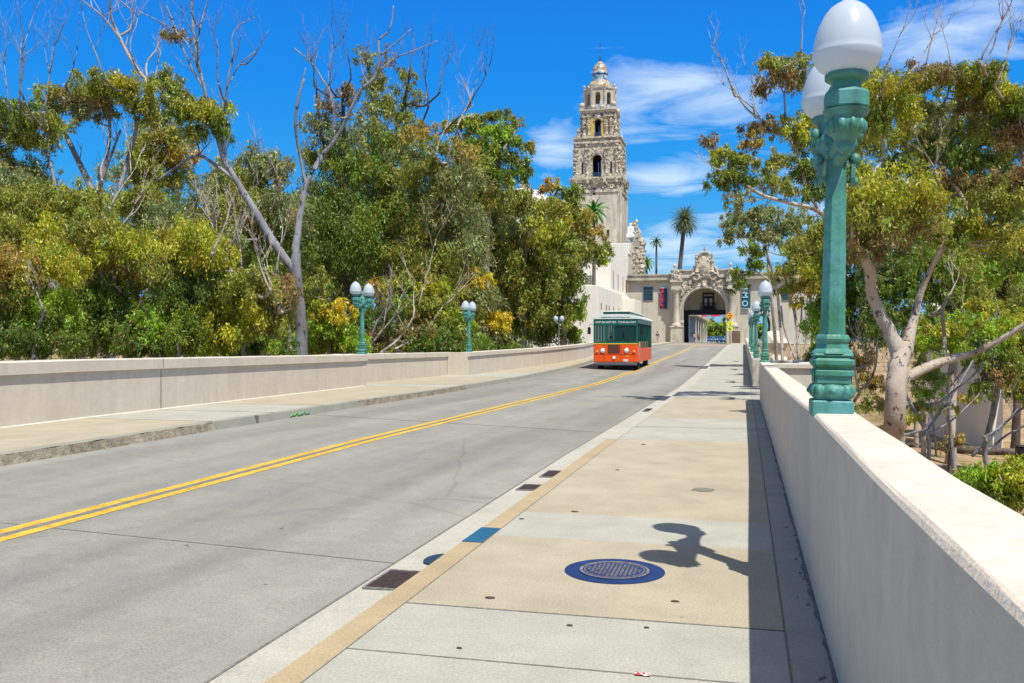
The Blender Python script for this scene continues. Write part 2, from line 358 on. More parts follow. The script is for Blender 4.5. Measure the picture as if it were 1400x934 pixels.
# terrain: one sheet out to the horizon
mb = MB()
gx = sorted(set(list(np.arange(-80, 80, 2.5)) + [-3000, -1500, -700, -400, -250, -160, -110, 110, 160, 250, 400, 700, 1500, 3000] + [-13, -12, 1.1, 2.6]))
gy = sorted(set(list(np.arange(-30, 170, 2.5)) + [-3000, -1000, -400, -150, -80, -50, 190, 220, 280, 400, 700, 1500, 3000]))
vs = [(x, y, min(tz(x, y), zr(y) - (.62 if (-12.5 < x < 1.4) else .0) )) for y in gy for x in gx]
nx_ = len(gx)
mb.add(vs, [(j*nx_+i, j*nx_+i+1, (j+1)*nx_+i+1, (j+1)*nx_+i) for j in range(len(gy)-1) for i in range(nx_-1)], 0, True)
struct(mb, 'terrain', M['soil'])
# road
mb = MB(); ribbon(mb, cL, cR, zroad, zroad, -20, 400, 0, 8)
road = struct(mb, 'road', M['road'])
mb = MB()
for y, w, x0, x1 in ((6.35, .006, None, None), (16.6, .018, None, None), (38, .03, None, None)):
    mb.add([(cL(y), y-w, zroad(cL(y), y)+.003), (cR(y), y-w, zroad(cR(y), y)+.003), (cR(y), y+w, zroad(cR(y), y)+.003), (cL(y), y+w, zroad(cL(y), y)+.003)], [(0, 1, 2, 3)])
ribbon(mb, lambda y: cR(y)-.012, lambda y: cR(y)+.006, lambda x, y: zr(y)-.146, lambda x, y: zr(y)-.146, -20, 150)
mb.build('expansion_joint', M['joint'], road)
# double yellow line
mb = MB(); yl = lambda y: lerpX(YEL, y); zy = lambda x, y: zroad(x, y)+.004
ribbon(mb, lambda y: yl(y)-.155, lambda y: yl(y)-.045, zy, zy, -20, 130, 0); ribbon(mb, lambda y: yl(y)+.045, lambda y: yl(y)+.155, zy, zy, -20, 130, 0)
struct(mb, 'yellow_line_marking', M['yellow'])
mb = MB(); ribbon(mb, lambda y: yl(y)-.045, lambda y: yl(y)+.045, zy, zy, -20, 60, 0)
struct(mb, 'dark_centre_line_marking', M['joint'])
mb = MB()
zw = lambda x, y: zroad(x, y)+.004
for y in (131.5, 146.5): mb.add([(cL(y)+.3, y, zw(0, y)), (cR(y)-.3, y, zw(0, y)), (cR(y)-.3, y+.5, zw(0, y)), (cL(y)+.3, y+.5, zw(0, y))], [(0, 1, 2, 3)])
mb.v = [(x, y, zroad(x, y)+.006) for x, y, z in mb.v]
struct(mb, 'crossing_marking', M['white_paint'])
mb = MB(); ribbon(mb, lambda y: cL(y)+.02, lambda y: cR(y)-.02, lambda x, y: zroad(x, y)+.003, lambda x, y: zroad(x, y)+.003, 132, 146, 0, 6)
struct(mb, 'crossing_paving', M['pink_pave'])
# right gutter, kerb, pavement
zk = lambda x, y: zr(y)
mb = MB(); ribbon(mb, cR, lambda y: -2.05, lambda x, y: zr(y)-.15, lambda x, y: zr(y)-.14, -20, 155)
struct(mb, 'gutter', M['gutter'])
mb = MB()
ribbon(mb, lambda y: -2.06, lambda y: -2.045, lambda x, y: zr(y)-.16, zk, -20, 155, 0)
for y0, y1, mi in ((-20, 14.0, 0), (14.0, 18.4, 1), (18.4, 155, 1)):
    ribbon(mb, lambda y: -2.045, lambda y: -1.88, zk, zk, y0, y1, mi)
struct(mb, 'kerb_right', [M['kerb_tan'], M['gutter']])
mb = MB(); ribbon(mb, lambda y: -1.88, lambda y: .20, zk, zk, -20, 4.12, 1); ribbon(mb, lambda y: -1.88, lambda y: .2, zk, zk, 4.12, 4.92, 1)
ribbon(mb, lambda y: -1.88, lambda y: .2, zk, zk, 4.92, 6.8, 0); ribbon(mb, lambda y: -1.88, lambda y: .2, zk, zk, 6.8, 7.8, 1)
ribbon(mb, lambda y: -1.88, lambda y: .2, zk, zk, 7.8, 14.0, 0); ribbon(mb, lambda y: -1.88, lambda y: .2, zk, zk, 14.0, 18.4, 1)
ribbon(mb, lambda y: -1.88, lambda y: .2, zk, zk, 18.4, 26.0, 0); ribbon(mb, lambda y: -1.88, lambda y: .2, zk, zk, 26.0, 155, 1)
ribbon(mb, lambda y: .2, lambda y: .45, zk, zk, -20, 155, 2); ribbon(mb, lambda y: .45, lambda y: 1.9, zk, zk, 24.6, 34.9, 2)
ribbon(mb, lambda y: .45, lambda y: 12, zk, zk, 140, 155, 1)
pav = struct(mb, 'pavement_right', [M['walk_tan'], M['walk_grey'], M['strip']])
mb = MB()
for y, w, x0, x1 in ((4.12, .005, -1.88, .2), (4.92, .007, -1.88, .2), (16.3, .01, -1.88, .4), (26, .02, -1.88, .2), (40, .02, -1.88, .2), (52, .03, -1.88, .2), (66, .03, -1.88, .2)):
    mb.box((x0, y-w, zr(y)-.01), (x1, y+w, zr(y)+.003))
ribbon(mb, lambda y: .196, lambda y: .206, lambda x, y: zr(y)+.003, lambda x, y: zr(y)+.003, -20, 60)
ribbon(mb, lambda y: -1.884, lambda y: -1.878, lambda x, y: zr(y)+.003, lambda x, y: zr(y)+.003, -20, 24)
mb.build('pavement_joint', M['joint'], pav)
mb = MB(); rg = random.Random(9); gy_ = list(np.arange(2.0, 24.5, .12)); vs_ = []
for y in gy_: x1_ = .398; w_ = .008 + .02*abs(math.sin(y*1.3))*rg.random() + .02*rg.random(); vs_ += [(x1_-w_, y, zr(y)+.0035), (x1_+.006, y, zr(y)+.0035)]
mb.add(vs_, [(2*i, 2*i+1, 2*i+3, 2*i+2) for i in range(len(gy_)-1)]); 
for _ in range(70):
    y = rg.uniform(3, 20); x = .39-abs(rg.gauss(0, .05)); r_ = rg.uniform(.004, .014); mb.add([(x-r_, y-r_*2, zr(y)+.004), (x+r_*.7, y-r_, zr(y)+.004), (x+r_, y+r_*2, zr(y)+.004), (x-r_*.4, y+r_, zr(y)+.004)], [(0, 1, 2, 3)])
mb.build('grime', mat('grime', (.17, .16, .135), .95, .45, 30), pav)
# left kerb and pavement
zl = lambda x, y: zr(y)+.20
mb = MB()
def rough(y): return .012*math.sin(y*7.1)+.01*math.sin(y*17.3+1)
yy = list(np.arange(5, 60, .2))
ribbon(mb, lambda y: cL(y)+.02, lambda y: cL(y)-.02+rough(y)*.6, lambda x, y: zr(y)+.05, lambda x, y: zr(y)+.188, -20, 13.1, 0, extra=yy)
ribbon(mb, lambda y: cL(y)+.02, lambda y: cL(y)-.02, lambda x, y: zr(y)+.05, lambda x, y: zr(y)+.19, 13.1, 19.0, 1)
ribbon(mb, lambda y: cL(y)+.02, lambda y: cL(y)-.02+rough(y)*.6, lambda x, y: zr(y)+.05, lambda x, y: zr(y)+.188, 19.0, 28, 0, extra=yy)
ribbon(mb, lambda y: cL(y)+.02, lambda y: cL(y)-.02, lambda x, y: zr(y)+.05, lambda x, y: zr(y)+.19, 28, 158, 1)
ribbon(mb, lambda y: cL(y)-.02, lambda y: cL(y)-.15, lambda x, y: zr(y)+.189, zl, -20, 158, 1)
struct(mb, 'kerb_left', [M['kerb_old'], M['kerb_face']])
mb = MB(); e = lambda y: cL(y)-.15
bandL = [(-20, 13.1, 0), (13.1, 17.3, 1), (17.3, 26, 0), (26, 28, 1), (28, 36, 0), (36, 40, 1), (40, 158, 0)]
for y0, y1, mi in bandL: ribbon(mb, e, lambda y: wL(y)-(1.5 if y > 25.8 else .1), zl, zl, y0, y1, mi, 2)
ribbon(mb, lambda y: -19, lambda y: -13.3, zl, zl, 100, 158, 0)
pl = struct(mb, 'pavement_left', [M['walk_tan'], M['walk_grey']])
mb = MB()
for y in (13.1, 15.2, 17.3, 26, 28): mb.box((wL(y), y-.006, zr(y)+.19), (e(y)+.1, y+.006, zr(y)+.203))
mb.build('pavement_joint', M['joint'], pl)
# deck underside so the bridge has a body
mb = MB()
ys = [-20, 10, 26, 37, 50, 62, 80, 100]
for a, b in zip(ys, ys[1:]):
    mb.add([(x, y, zr(y)-z) for y in (a, b) for x, z in ((-12.2 if a < 70 else -14, .35), (.72, .35), (.72, 1.6), (-12.2 if a < 70 else -14, 1.6))], [(0, 1, 5, 4), (1, 2, 6, 5), (2, 3, 7, 6), (3, 0, 4, 7)])
struct(mb, 'bridge_deck', M['parapet'])
# ------------------------------------------------------------------ parapets
def top_line():
    pts = [(1400, 855), (1276.7, 735), (1186.8, 647.4), (1105.5, 561.8), (1071, 534), (1033, 494.3)]
    out = []
    for px, py in pts:
        a = math.atan((px-700)/F) - TH; X = .385
        Y = X/math.tan(a); d = -ST*X + CT*Y
        out.append((Y, EYE + (468-py)/F*d))
    return out
TL = sorted(top_line()); print('TOPLINE', TL)
def ztopR(y): return lerpX([(-6, 1.13), (0, 1.13)] + [(a, b) for a, b in TL if 1.5 < a < 24] + [(25.5, .94)], y)
def wall_run(name, x_in, x_out, y0, y1, zb, zt, label, lip=0.0, step=.5, mats=None, bev=.018, cap=0):
    """parapet along Y: rounded arrises; optional cap course projecting on the road side"""
    ys = list(np.arange(y0, y1, step)) + [y1]; mbw = MB(); prof = []
    s = 1 if x_out(y0) > x_in(y0) else -1
    for y in ys:
        xi, xo, b, t = x_in(y), x_out(y), zb(y)-.35, zt(y)
        j = .0025*math.sin(y*3.3) + .002*math.sin(y*9.1+2)
        if cap:
            p = [(xi, b), (xi, t-cap-.004), (xi-s*lip, t-cap), (xi-s*lip, t-bev), (xi-s*(lip-bev), t+j), (xo+s*(lip-bev), t+j), (xo+s*lip, t-bev), (xo+s*lip, t-cap), (xo, t-cap-.01), (xo, b)]
        else:
            p = [(xi, b), (xi, t-.305), (xi-s*.007, t-.297), (xi-s*.007, t-bev*1.4), (xi+s*bev*.3, t-bev*.4), (xi+s*bev*1.2, t+j), (xo-s*bev, t+j), (xo, t-bev), (xo, b)]
        prof.append([(x, y, z) for x, z in p])
    k = len(prof[0]); vs = [q for r in prof for q in r]
    topi = (3, 4) if cap else (2, 3)
    for i in range(k-1):
        mi = 1 if (i in ((3, 4, 5) if cap else (5,))) else 0
        mbw.add(vs, [(a*k+i, a*k+i+1, (a+1)*k+i+1, (a+1)*k+i) for a in range(len(ys)-1)], mi, False) if i == 0 else mbw.f.extend([(a*k+i, a*k+i+1, (a+1)*k+i+1, (a+1)*k+i) for a in range(len(ys)-1)]) or mbw.m.extend([mi]*(len(ys)-1)) or mbw.sm.extend([False]*(len(ys)-1))
    mbw.f += [tuple(range(k)), tuple(range((len(ys)-1)*k, len(ys)*k))]; mbw.m += [0, 0]; mbw.sm += [False, False]
    o = mbw.build(name, mats or [M['parapet'], M['parapet_top']])
    return tag(o, label, 'wall', 'bridge parapets')
PR = wall_run('parapet_wall', lambda y: .40 - .0006*y, lambda y: .645, -6, 24.6, zr, ztopR, 'thick cream parapet beside the right pavement, nearest the viewer, with the closest lamp on it', bev=.012)
zt2 = lambda y: zr(y) + .98
def x2(y): return lerpX([(34.7, .29), (120, .14)], y)
P2 = wall_run('parapet_wall', x2, lambda y: x2(y)+.30, 34.7, 136, zr, zt2, 'long shaded parapet on the right beyond the bay, running towards the gateway', step=2)
# bay between the two runs
mb = MB(); zb = .78
mb.bbox((.46, 24.62, -.5), (2.05, 24.92, zb), .015, 1); mb.bbox((.40, 24.55, zb), (2.13, 25.0, zb+.13), .015, 1)
mb.bbox((1.75, 24.93, -.5), (2.05, 34.6, zb-.1), .015, 0); mb.bbox((1.68, 25.01, zb-.1), (2.13, 34.55, zb+.03), .015, 1)
mb.bbox((.60, 34.6, -.5), (2.05, 34.9, zb), .015, 1)
mb.bbox((.40, 24.61, -.4), (.69, 25.35, .80), .015, 0)
bay = mb.build('parapet_bay', [M['parapet'], M['parapet_top']]); tag(bay, 'low wall of the refuge bay stepping out to the right between the two parapet runs', 'wall', 'bridge parapets')
# left
tl = lambda y: zr(y)+.2+lerpX([(-20, 1.0), (26, .98), (62, .99), (80, 1.05)], y)
PL = wall_run('parapet_wall', wL, lambda y: wL(y)-.34, -4, 26.3, lambda y: zr(y)+.2, tl, 'long sunlit cream parapet with a projecting cap along the left pavement, nearest run', lip=.055, cap=.20)
PL3 = wall_run('parapet_wall', wL, lambda y: wL(y)-.34, 37.3, 78, lambda y: zr(y)+.2, tl, 'curving cream parapet on the left running down to the trolley bus', lip=.055, cap=.18)
PL2 = wall_run('parapet_wall', lambda y: -12.35, lambda y: -12.7, 26.0, 37.6, lambda y: zr(y)+.2, tl, 'recessed cream parapet of the left refuge bay between the two lamps', lip=.055, cap=.19)
mb = MB()
for y in (26.0, 37.3): mb.bbox((-12.34, y-.006, -.3), (wL(y)+.004, y+.33, tl(y)-.006), .01, 0)
b2 = mb.build('parapet_return', [M['parapet']]); b2.parent = PL2
mb = MB(); mb.box((wL(15.33)+.001, 15.32, .2), (wL(15.33)+.003, 15.345, tl(15)-.2)); mb.box((wL(15.33)+.001, 15.32, tl(15)-.2), (wL(15.33)+.058, 15.335, tl(15)-.01)); mb.build('parapet_joint', M['joint'], PL)
mb = MB(); ribbon(mb, lambda y: wL(y)+.03, lambda y: wL(y)-.01, lambda x, y: zr(y)+.203, lambda x, y: zr(y)+.225, -4, 26.2); mb.build('mortar_fillet', M['parapet_top'], PL)
# black joint in the left kerb
p = D(362, 575, 16.05)
mb = MB(); yk = 14.45; mb.box((cL(yk)-.02, yk-.035, zr(yk)+.06), (cL(yk)+.022, yk+.035, zr(yk)+.2)); tag(mb.build('kerb_joint', M['joint']), 'black joint in the left kerb where two kerb stones meet', 'joint')
# ------------------------------------------------------------------ pavement ironwork and marks
def disc(mbx, c, r, z, n=40, mi=0, r0=0):
    if r0: 
        vs = [(c[0]+q*math.cos(2*math.pi*i/n), c[1]+q*math.sin(2*math.pi*i/n), z) for q in (r0, r) for i in range(n)]
        mbx.add(vs, [(i, (i+1) % n, n+(i+1) % n, n+i) for i in range(n)], mi)
    else: mbx.add([(c[0]+r*math.cos(2*math.pi*i/n), c[1]+r*math.sin(2*math.pi*i/n), z) for i in range(n)], [tuple(range(n))], mi)
mc = (-.82, 5.93)
mh = empty('manhole_cover', (mc[0], mc[1], 0), 'round iron cover ringed with blue paint set in the right pavement', 'manhole cover')
mb = MB(); disc(mb, (0, 0), .325, .004, 48, 0, .232); mb.build('painted_ring', M['blue_paint'], mh)
mb = MB(); mb.lathe([(.232, .002), (.232, .007), (.222, .008)], n=48, smooth=False); mb.lathe([(.205, .007), (.205, .010), (.198, .0105)], n=48, smooth=False)
mb.build('cover', M['blue_paint'], mh)
mb = MB(); disc(mb, (0, 0), .226, .0105, 48, 0, .207); disc(mb, (0, 0), .196, .0115, 48, 0, .188)
for i in range(-6, 7):
    for j in range(-6, 7):
        x, y = i*.027, j*.027
        if math.hypot(x, y) < .165:
            mb.box((x-.009, y-.004, .0105), (x+.009, y+.004, .0135)); 
            if (i+j) % 2 == 0: mb.box((x-.004, y-.011, .0105), (x+.004, y+.011, .0135))
for i in range(36):
    a = i*math.pi/18; 
    if i % 9: mb.box((-.006, .211, .0105), (.006, .221, .0125), 0, Matrix.Rotation(a, 4, 'Z'))
mb.build('raised_pattern', M['blue_cover'], mh)
def grate(x0, x1, y0, y1, label, bars=14, z0=-.145, grp='iron drain grates in the gutter'):
    g = empty('drain_grate', ((x0+x1)/2, (y0+y1)/2, zr(y0)+z0), label, 'drain grate', grp)
    hx, hy = (x1-x0)/2, (y1-y0)/2
    mb = MB(); 
    for a, b in (((-hx, -hy), (hx, -hy+.018)), ((-hx, hy-.018), (hx, hy)), ((-hx, -hy+.018), (-hx+.018, hy-.018)), ((hx-.018, -hy+.018), (hx, hy-.018))): mb.box((*a, 0), (*b, .012))
    mb.build('grate_frame', M['blue_cover'], g)
    mb = MB(); st = (2*hy-.036)/bars
    for i in range(bars): mb.box((-hx+.018, -hy+.018+i*st, .002), (hx-.018, -hy+.018+(i+.62)*st, .010))
    mb.build('grate_bars', M['iron'], g)
    mb = MB(); mb.box((-hx+.018, -hy+.018, -.002), (hx-.018, hy-.018, .0015)); mb.build('drain_void', M['dark'], g)
    return g
grate(-2.46, -2.10, 5.63, 6.13, 'largest rusty drain grate in the gutter nearest the viewer')
grate(-2.44, -2.12, 9.75, 10.15, 'small rusty plate in the gutter, nearer of the two together', 6)
grate(-2.40, -2.12, 10.75, 11.3, 'small rusty plate in the gutter, farther of the two together', 8)
grate(-2.40, -2.12, 22.2, 23.2, 'thin rusty plate in the gutter beyond the pale slab, farthest of the plates', 6)
mb = MB(); mb.box((-2.0455, 6.52, 0.001), (-1.885, 7.05, .0045)); tag(mb.build('painted_kerb_patch', M['teal_paint']), 'blue painted rectangle on the tan kerb top', 'painted mark')
mb = MB(); n = 20; mb.add([(-2.225-.10*math.sin(math.pi*i/n), 6.50-.17*math.cos(math.pi*i/n), -.134) for i in range(n+1)], [tuple(range(n+1))])  # half round shadow in the gutter, painted as a flat dark shape
tag(mb.build('painted_shadow', flat('shadow_paint', (.02, .045, .075))), 'dark blue half round shadow painted in the gutter between the grate and blue kerb patch', 'cover')  # a painted shadow, not a real cover
mb = MB(); mb.v = []; n = 18
q = D(961, 672, 1.5*F/204); vs = [(q.x+.11*(1+.15*math.sin(i*2.1))*math.cos(2*math.pi*i/n), q.y+.12*math.sin(2*math.pi*i/n), .004) for i in range(n)]
mb.add(vs, [tuple(range(n))]); tag(mb.build('pavement_patch', mat('patch', (.19, .18, .15), .9, .2, 12)), 'grey mortar patch on the tan pavement beyond the lamp shadow', 'patch')
def spot(px, py, r, kindl, m, i=0):
    d = 1.5*F/(py-468); c = D(px, py, d); mb = MB(); n = 12; rr = random.Random(px)
    mb.lathe([(r, .001), (r*.9, .006), (r*.5, .008)], (0, 0, 0), n, 0, False, sx=1.25, sy=.8)
    o = mb.build('pavement_plug', m); o.location = (c.x, c.y, 0)
    return tag(o, kindl, 'plug', 'dark plugs dotted over the right pavement')
for px, py, r, l in ((670, 820, .025, 'dark plug in the pavement left of the ringed cover'), (923, 825, .02, 'dark plug in the pavement below right of the ringed cover'), (779, 858, .014, 'tiny dark plug on the pale slab, left one'), (884, 861, .012, 'tiny dark plug on the pale slab, right one'),
                     (628, 889, .012, 'tiny dark plug near the lower left of the pavement'), (786, 702, .028, 'dark plug at the edge of the pale band beyond the ringed cover'), (880, 610, .03, 'farthest dark plug, before the pale slab'), (844, 645, .02, 'small dark plug mid way up the tan pavement'), (713, 712, .018, 'small brown plug at the left of the pale band')):
    spot(px, py, r, l, M['iron'])
# scrap of litter
q = D(878, 926, 1.5*F/458)
lt = empty('litter_wrapper', (q.x, q.y, 0), 'crumpled red and white wrapper lying on the pavement at the bottom edge', 'wrapper')
mb = MB(); mr = MB(); rr = random.Random(3)
gv = [[(-.034+.0115*i+rr.uniform(-.003, .003), -.014+.0075*j, .004+rr.uniform(0, .009)) for i in range(7)] for j in range(5)]
for j in range(4):
    for i in range(6):
        (mr if rr.random() < .42 else mb).add([gv[j][i], gv[j][i+1], gv[j+1][i+1], gv[j+1][i]], [(0, 1, 2, 3)])
mb.build('wrapper_white', flat('litter_white', (.75, .72, .7)), lt); mr.build('wrapper_red', flat('litter_red', (.55, .02, .03)), lt)
# green chalk marks on the left kerb
mb = MB(); 
for k in range(5):
    y = 15.7+k*.16; mb.tube([(cL(y)+.024, y, zr(y)+.09), (cL(y+.1)+.02, y+.1, zr(y)+.12+.04*(k % 2)), (cL(y+.2)+.015, y+.2, zr(y)+.08)], .008, 4)
tag(mb.build('green_paint_mark', flat('green_spray', (.12, .6, .16))), 'small bright green sprayed mark on the left kerb', 'paint mark')
# ------------------------------------------------------------------ lamps
def make_lamp():
    r = empty('street_lamp', (0, 0, 0), '', '')
    mb = MB()
    mb.bbox((-.118, -.118, -.02), (.118, .118, .075), .008)                       # plinth
    mb.bbox((-.10, -.10, .075), (.10, .10, .27), .008)
    for a in (0, 90, 180, 270):                                                    # scroll consoles with rolls on the four faces
        Mx = Matrix.Rotation(R(a), 4, 'Z')
        mb.lathe([(.030, -.100), (.045, -.096), (.045, -.062), (.034, -.055), (.044, -.045), (.047, 0), (.044, .045), (.034, .055), (.045, .062), (.045, .096), (.030, .100)], (Mx @ Vector((0, -.082, .128))), 14, 0, True, M=Mx @ Matrix.Rotation(R(90), 4, 'Y'))
        mb.prism([(-.09, 0), (.09, 0), (.09, .07), (-.09, .07)], -.002, .0, M=Mx @ Matrix.Translation((0, -.104, .175)))
        mb.bbox((-.102, -.118, .215), (.102, -.09, .25), .006, M=Mx)
        mb.ball(Mx @ Vector((0, -.118, .128)), .024, 8, sz=.8)
    mb.bbox((-.12, -.12, .262), (.12, .12, .325), .02)
    mb.bbox((-.112, -.112, .325), (.112, .112, .345), .008)
    mb.lathe([(.125, .345), (.12, .355), (.098, .375), (.092, .40), (.10, .415), (.104, .43), (.098, .445), (.09, .455)], n=8, rot=R(22.5), smooth=False)
    mb.build('base', M['lamp'], r)
    mb = MB()
    mb.lathe([(.076, .45), (.075, .455), (.058, 1.50), (.070, 1.51), (.070, 1.54), (.062, 1.56), (.062, 1.62)], n=8, rot=R(22.5), smooth=False)
    mb.build('shaft', M['lamp'], r)
    mb = MB()
    rr = random.Random(5)
    mb.lathe([(.07, 1.47), (.10, 1.52), (.115, 1.58), (.085, 1.64), (.095, 1.70), (.06, 1.78), (.045, 1.84), (.06, 1.87), (.03, 1.93), (.004, 1.96)], n=10)
    for a in range(0, 360, 45):
        v = Vector((math.cos(R(a))*.095, math.sin(R(a))*.095, 1.57)); mb.ball(v, .03, 6, sz=1.5)
        v.z = 1.50; v.x *= .85; v.y *= .85; mb.ball(v, .018, 6, sz=1.6)
    for a in (0, 180):                                                             # shield hanging on the road side and its back
        Mx = Matrix.Rotation(R(a), 4, 'Z')
        mb.prism([(-.035, 1.32), (.035, 1.32), (.05, 1.36), (.05, 1.44), (-.05, 1.44), (-.05, 1.36)], -.012, .012, M=Mx @ Matrix.Translation((0, 0, 0)) @ Matrix.Rotation(R(90), 4, 'Z') @ Matrix.Translation((0, -.092, 0)))
        mb.ball(Mx @ Vector((.10, 0, 1.345)), .028, 8); mb.ball(Mx @ Vector((.105, 0, 1.47)), .036, 8, sz=1.2); mb.ball(Mx @ Vector((.12, 0, 1.62)), .03, 8, sz=1.5)
    mb.build('capital', M['lamp'], r)
    for s in (-1, 1):
        mb = MB()
        P = lambda y, z: Vector((0, s*y, z))
        path = [P(.05, 1.52), P(.13, 1.50), P(.24, 1.50), P(.36, 1.50), P(.46, 1.50), P(.50, 1.55)]
        mb.tube(path, [.06, .058, .05, .052, .06, .05], 8)
        mb.tube([P(.06, 1.72), P(.14, 1.74), P(.22, 1.66), P(.30, 1.585), P(.40, 1.56), P(.47, 1.58)], [.03, .034, .032, .03, .028, .03], 6)
        mb.lathe([(.03, -.04), (.045, -.03), (.045, .03), (.03, .04)], P(.17, 1.635), 10, M=Matrix.Rotation(R(90), 4, 'Y'))
        for yy, zz, q in ((.12, 1.445, .035), (.22, 1.45, .04), (.33, 1.445, .036), (.20, 1.56, .035), (.33, 1.53, .03)): mb.ball(P(yy, zz), q, 8)
        c = P(.5, 0)
        mb.lathe([(.012, 1.415), (.035, 1.425), (.045, 1.45), (.03, 1.475), (.06, 1.49), (.092, 1.53), (.10, 1.575), (.088, 1.60), (.112, 1.615), (.122, 1.64)], c, 14)
        for a in range(0, 360, 36): mb.ball(c + Vector((math.cos(R(a))*.088, math.sin(R(a))*.088, 1.555)), .026, 6, sz=1.6)
        mb.build('arm', M['lamp'], r)
        mb = MB()
        mb.lathe([(.10, 1.64), (.121, 1.655), (.121, 1.725), (.105, 1.742), (.078, 1.75), (.078, 1.785), (.105, 1.80)], c, 8, rot=R(22.5), smooth=False)
        mb.lathe([(.105, 1.80), (.114, 1.806), (.114, 1.83), (.105, 1.836)], c, 20)
        mb.build('cup', M['lamp'], r)
        mb = MB()
        mb.lathe([(.10, 1.838), (.115, 1.843), (.15, 1.868), (.173, 1.905), (.181, 1.935), (.182, 1.943), (.178, 1.95), (.177, 1.975), (.168, 2.03), (.150, 2.09), (.124, 2.145), (.092, 2.185), (.060, 2.207), (.040, 2.214), (.034, 2.220), (.030, 2.232), (.012, 2.238), (.002, 2.239)], c, 36)
        mb.build('globe', M['globe'], r)
    return r
lamp0 = make_lamp()
GL = 'green twin globe lamps along the bridge parapets'
lamps = [
 (.495, 5.72, ztopR(5.72), 1, 'closest green lamp post with two white globes on the right parapet'),
 (.52, 25.95-.95, .82, 1, 'green lamp post by the near end of the right refuge bay, second of the row'),
 (.44, 36.9, zt2(36.9), 1, 'green lamp post at the start of the far right parapet, third in the right row'),
 (.40, 50.0, zt2(50), 1, 'fourth green lamp post in the right row, small and overlapped by nearer ones'),
 (.36, 62.0, zt2(62), 1, 'fifth green lamp post in the right row, nearly hidden behind the others'),
 (wL(26.1)-.17, 26.4, tl(26.4), 1.0, 'green lamp post on the left parapet, the nearest and tallest of the left row'),
 (wL(37.4)-.12, 37.9, tl(37.5)-.03, 1.0, 'middle green lamp post of the left row, at the far end of the recessed bay'),
]
for i, (x, y, z, s, lab) in enumerate(lamps):
    o = lamp0 if i == 0 else copy_tree(lamp0)
    o.rotation_euler = (0, .021 if i == 0 else 0, 0)
    o.location = (x, y, z); o.scale = (s, s, s*(1.015 if i == 0 else 1)); tag(o, lab, 'street lamp', GL)
# farthest left lamp is slimmer and greyer
q = D(764, 472, 58)
fl = empty('street_lamp', (q.x, q.y, zr(57)+1.0), 'slim pale lamp post with two small globes on the left before the trolley bus', 'street lamp', GL)
mb = MB(); mb.lathe([(.12, -.3), (.12, .1), (.06, .2), (.045, .3), (.035, 1.5), (.06, 1.55), (.03, 1.6)], n=8); mb.build('shaft', M['bark_grey'], fl)
mb = MB(); mb.tube([(-.2, 0, 1.62), (-.1, 0, 1.55), (.1, 0, 1.55), (.2, 0, 1.62)], .035, 6)
for s in (-.2, .2): mb.lathe([(.05, 1.6), (.1, 1.64), (.08, 1.7)], (s, 0, 0), 8)
mb.build('arm', M['lamp'], fl)
for s in (-.2, .2):
    mb = MB(); mb.lathe([(.08, 1.70), (.16, 1.80), (.15, 1.92), (.08, 2.03), (.01, 2.06)], (s, 0, 0), 14); mb.build('globe', M['globe'], fl)
# ------------------------------------------------------------------ text helper
def text(name, body, size, m, parent, loc, rot, extr=.004, sx=1.0):
    cu = bpy.data.curves.new(name, 'FONT'); cu.body = body; cu.size = size; cu.extrude = extr; cu.align_x = 'CENTER'; cu.align_y = 'CENTER'; cu.offset = size*.012
    tmp = bpy.data.objects.new('tmp', cu); C.objects.link(tmp)
    me = bpy.data.meshes.new_from_object(tmp.evaluated_get(bpy.context.evaluated_depsgraph_get()))
    bpy.data.objects.remove(tmp); bpy.data.curves.remove(cu)
    me.materials.clear(); me.materials.append(m); me.name = name
    o = bpy.data.objects.new(name, me); C.objects.link(o); o.parent = parent; o.location = loc; o.rotation_euler = rot; o.scale = (sx, 1, 1)
    return o
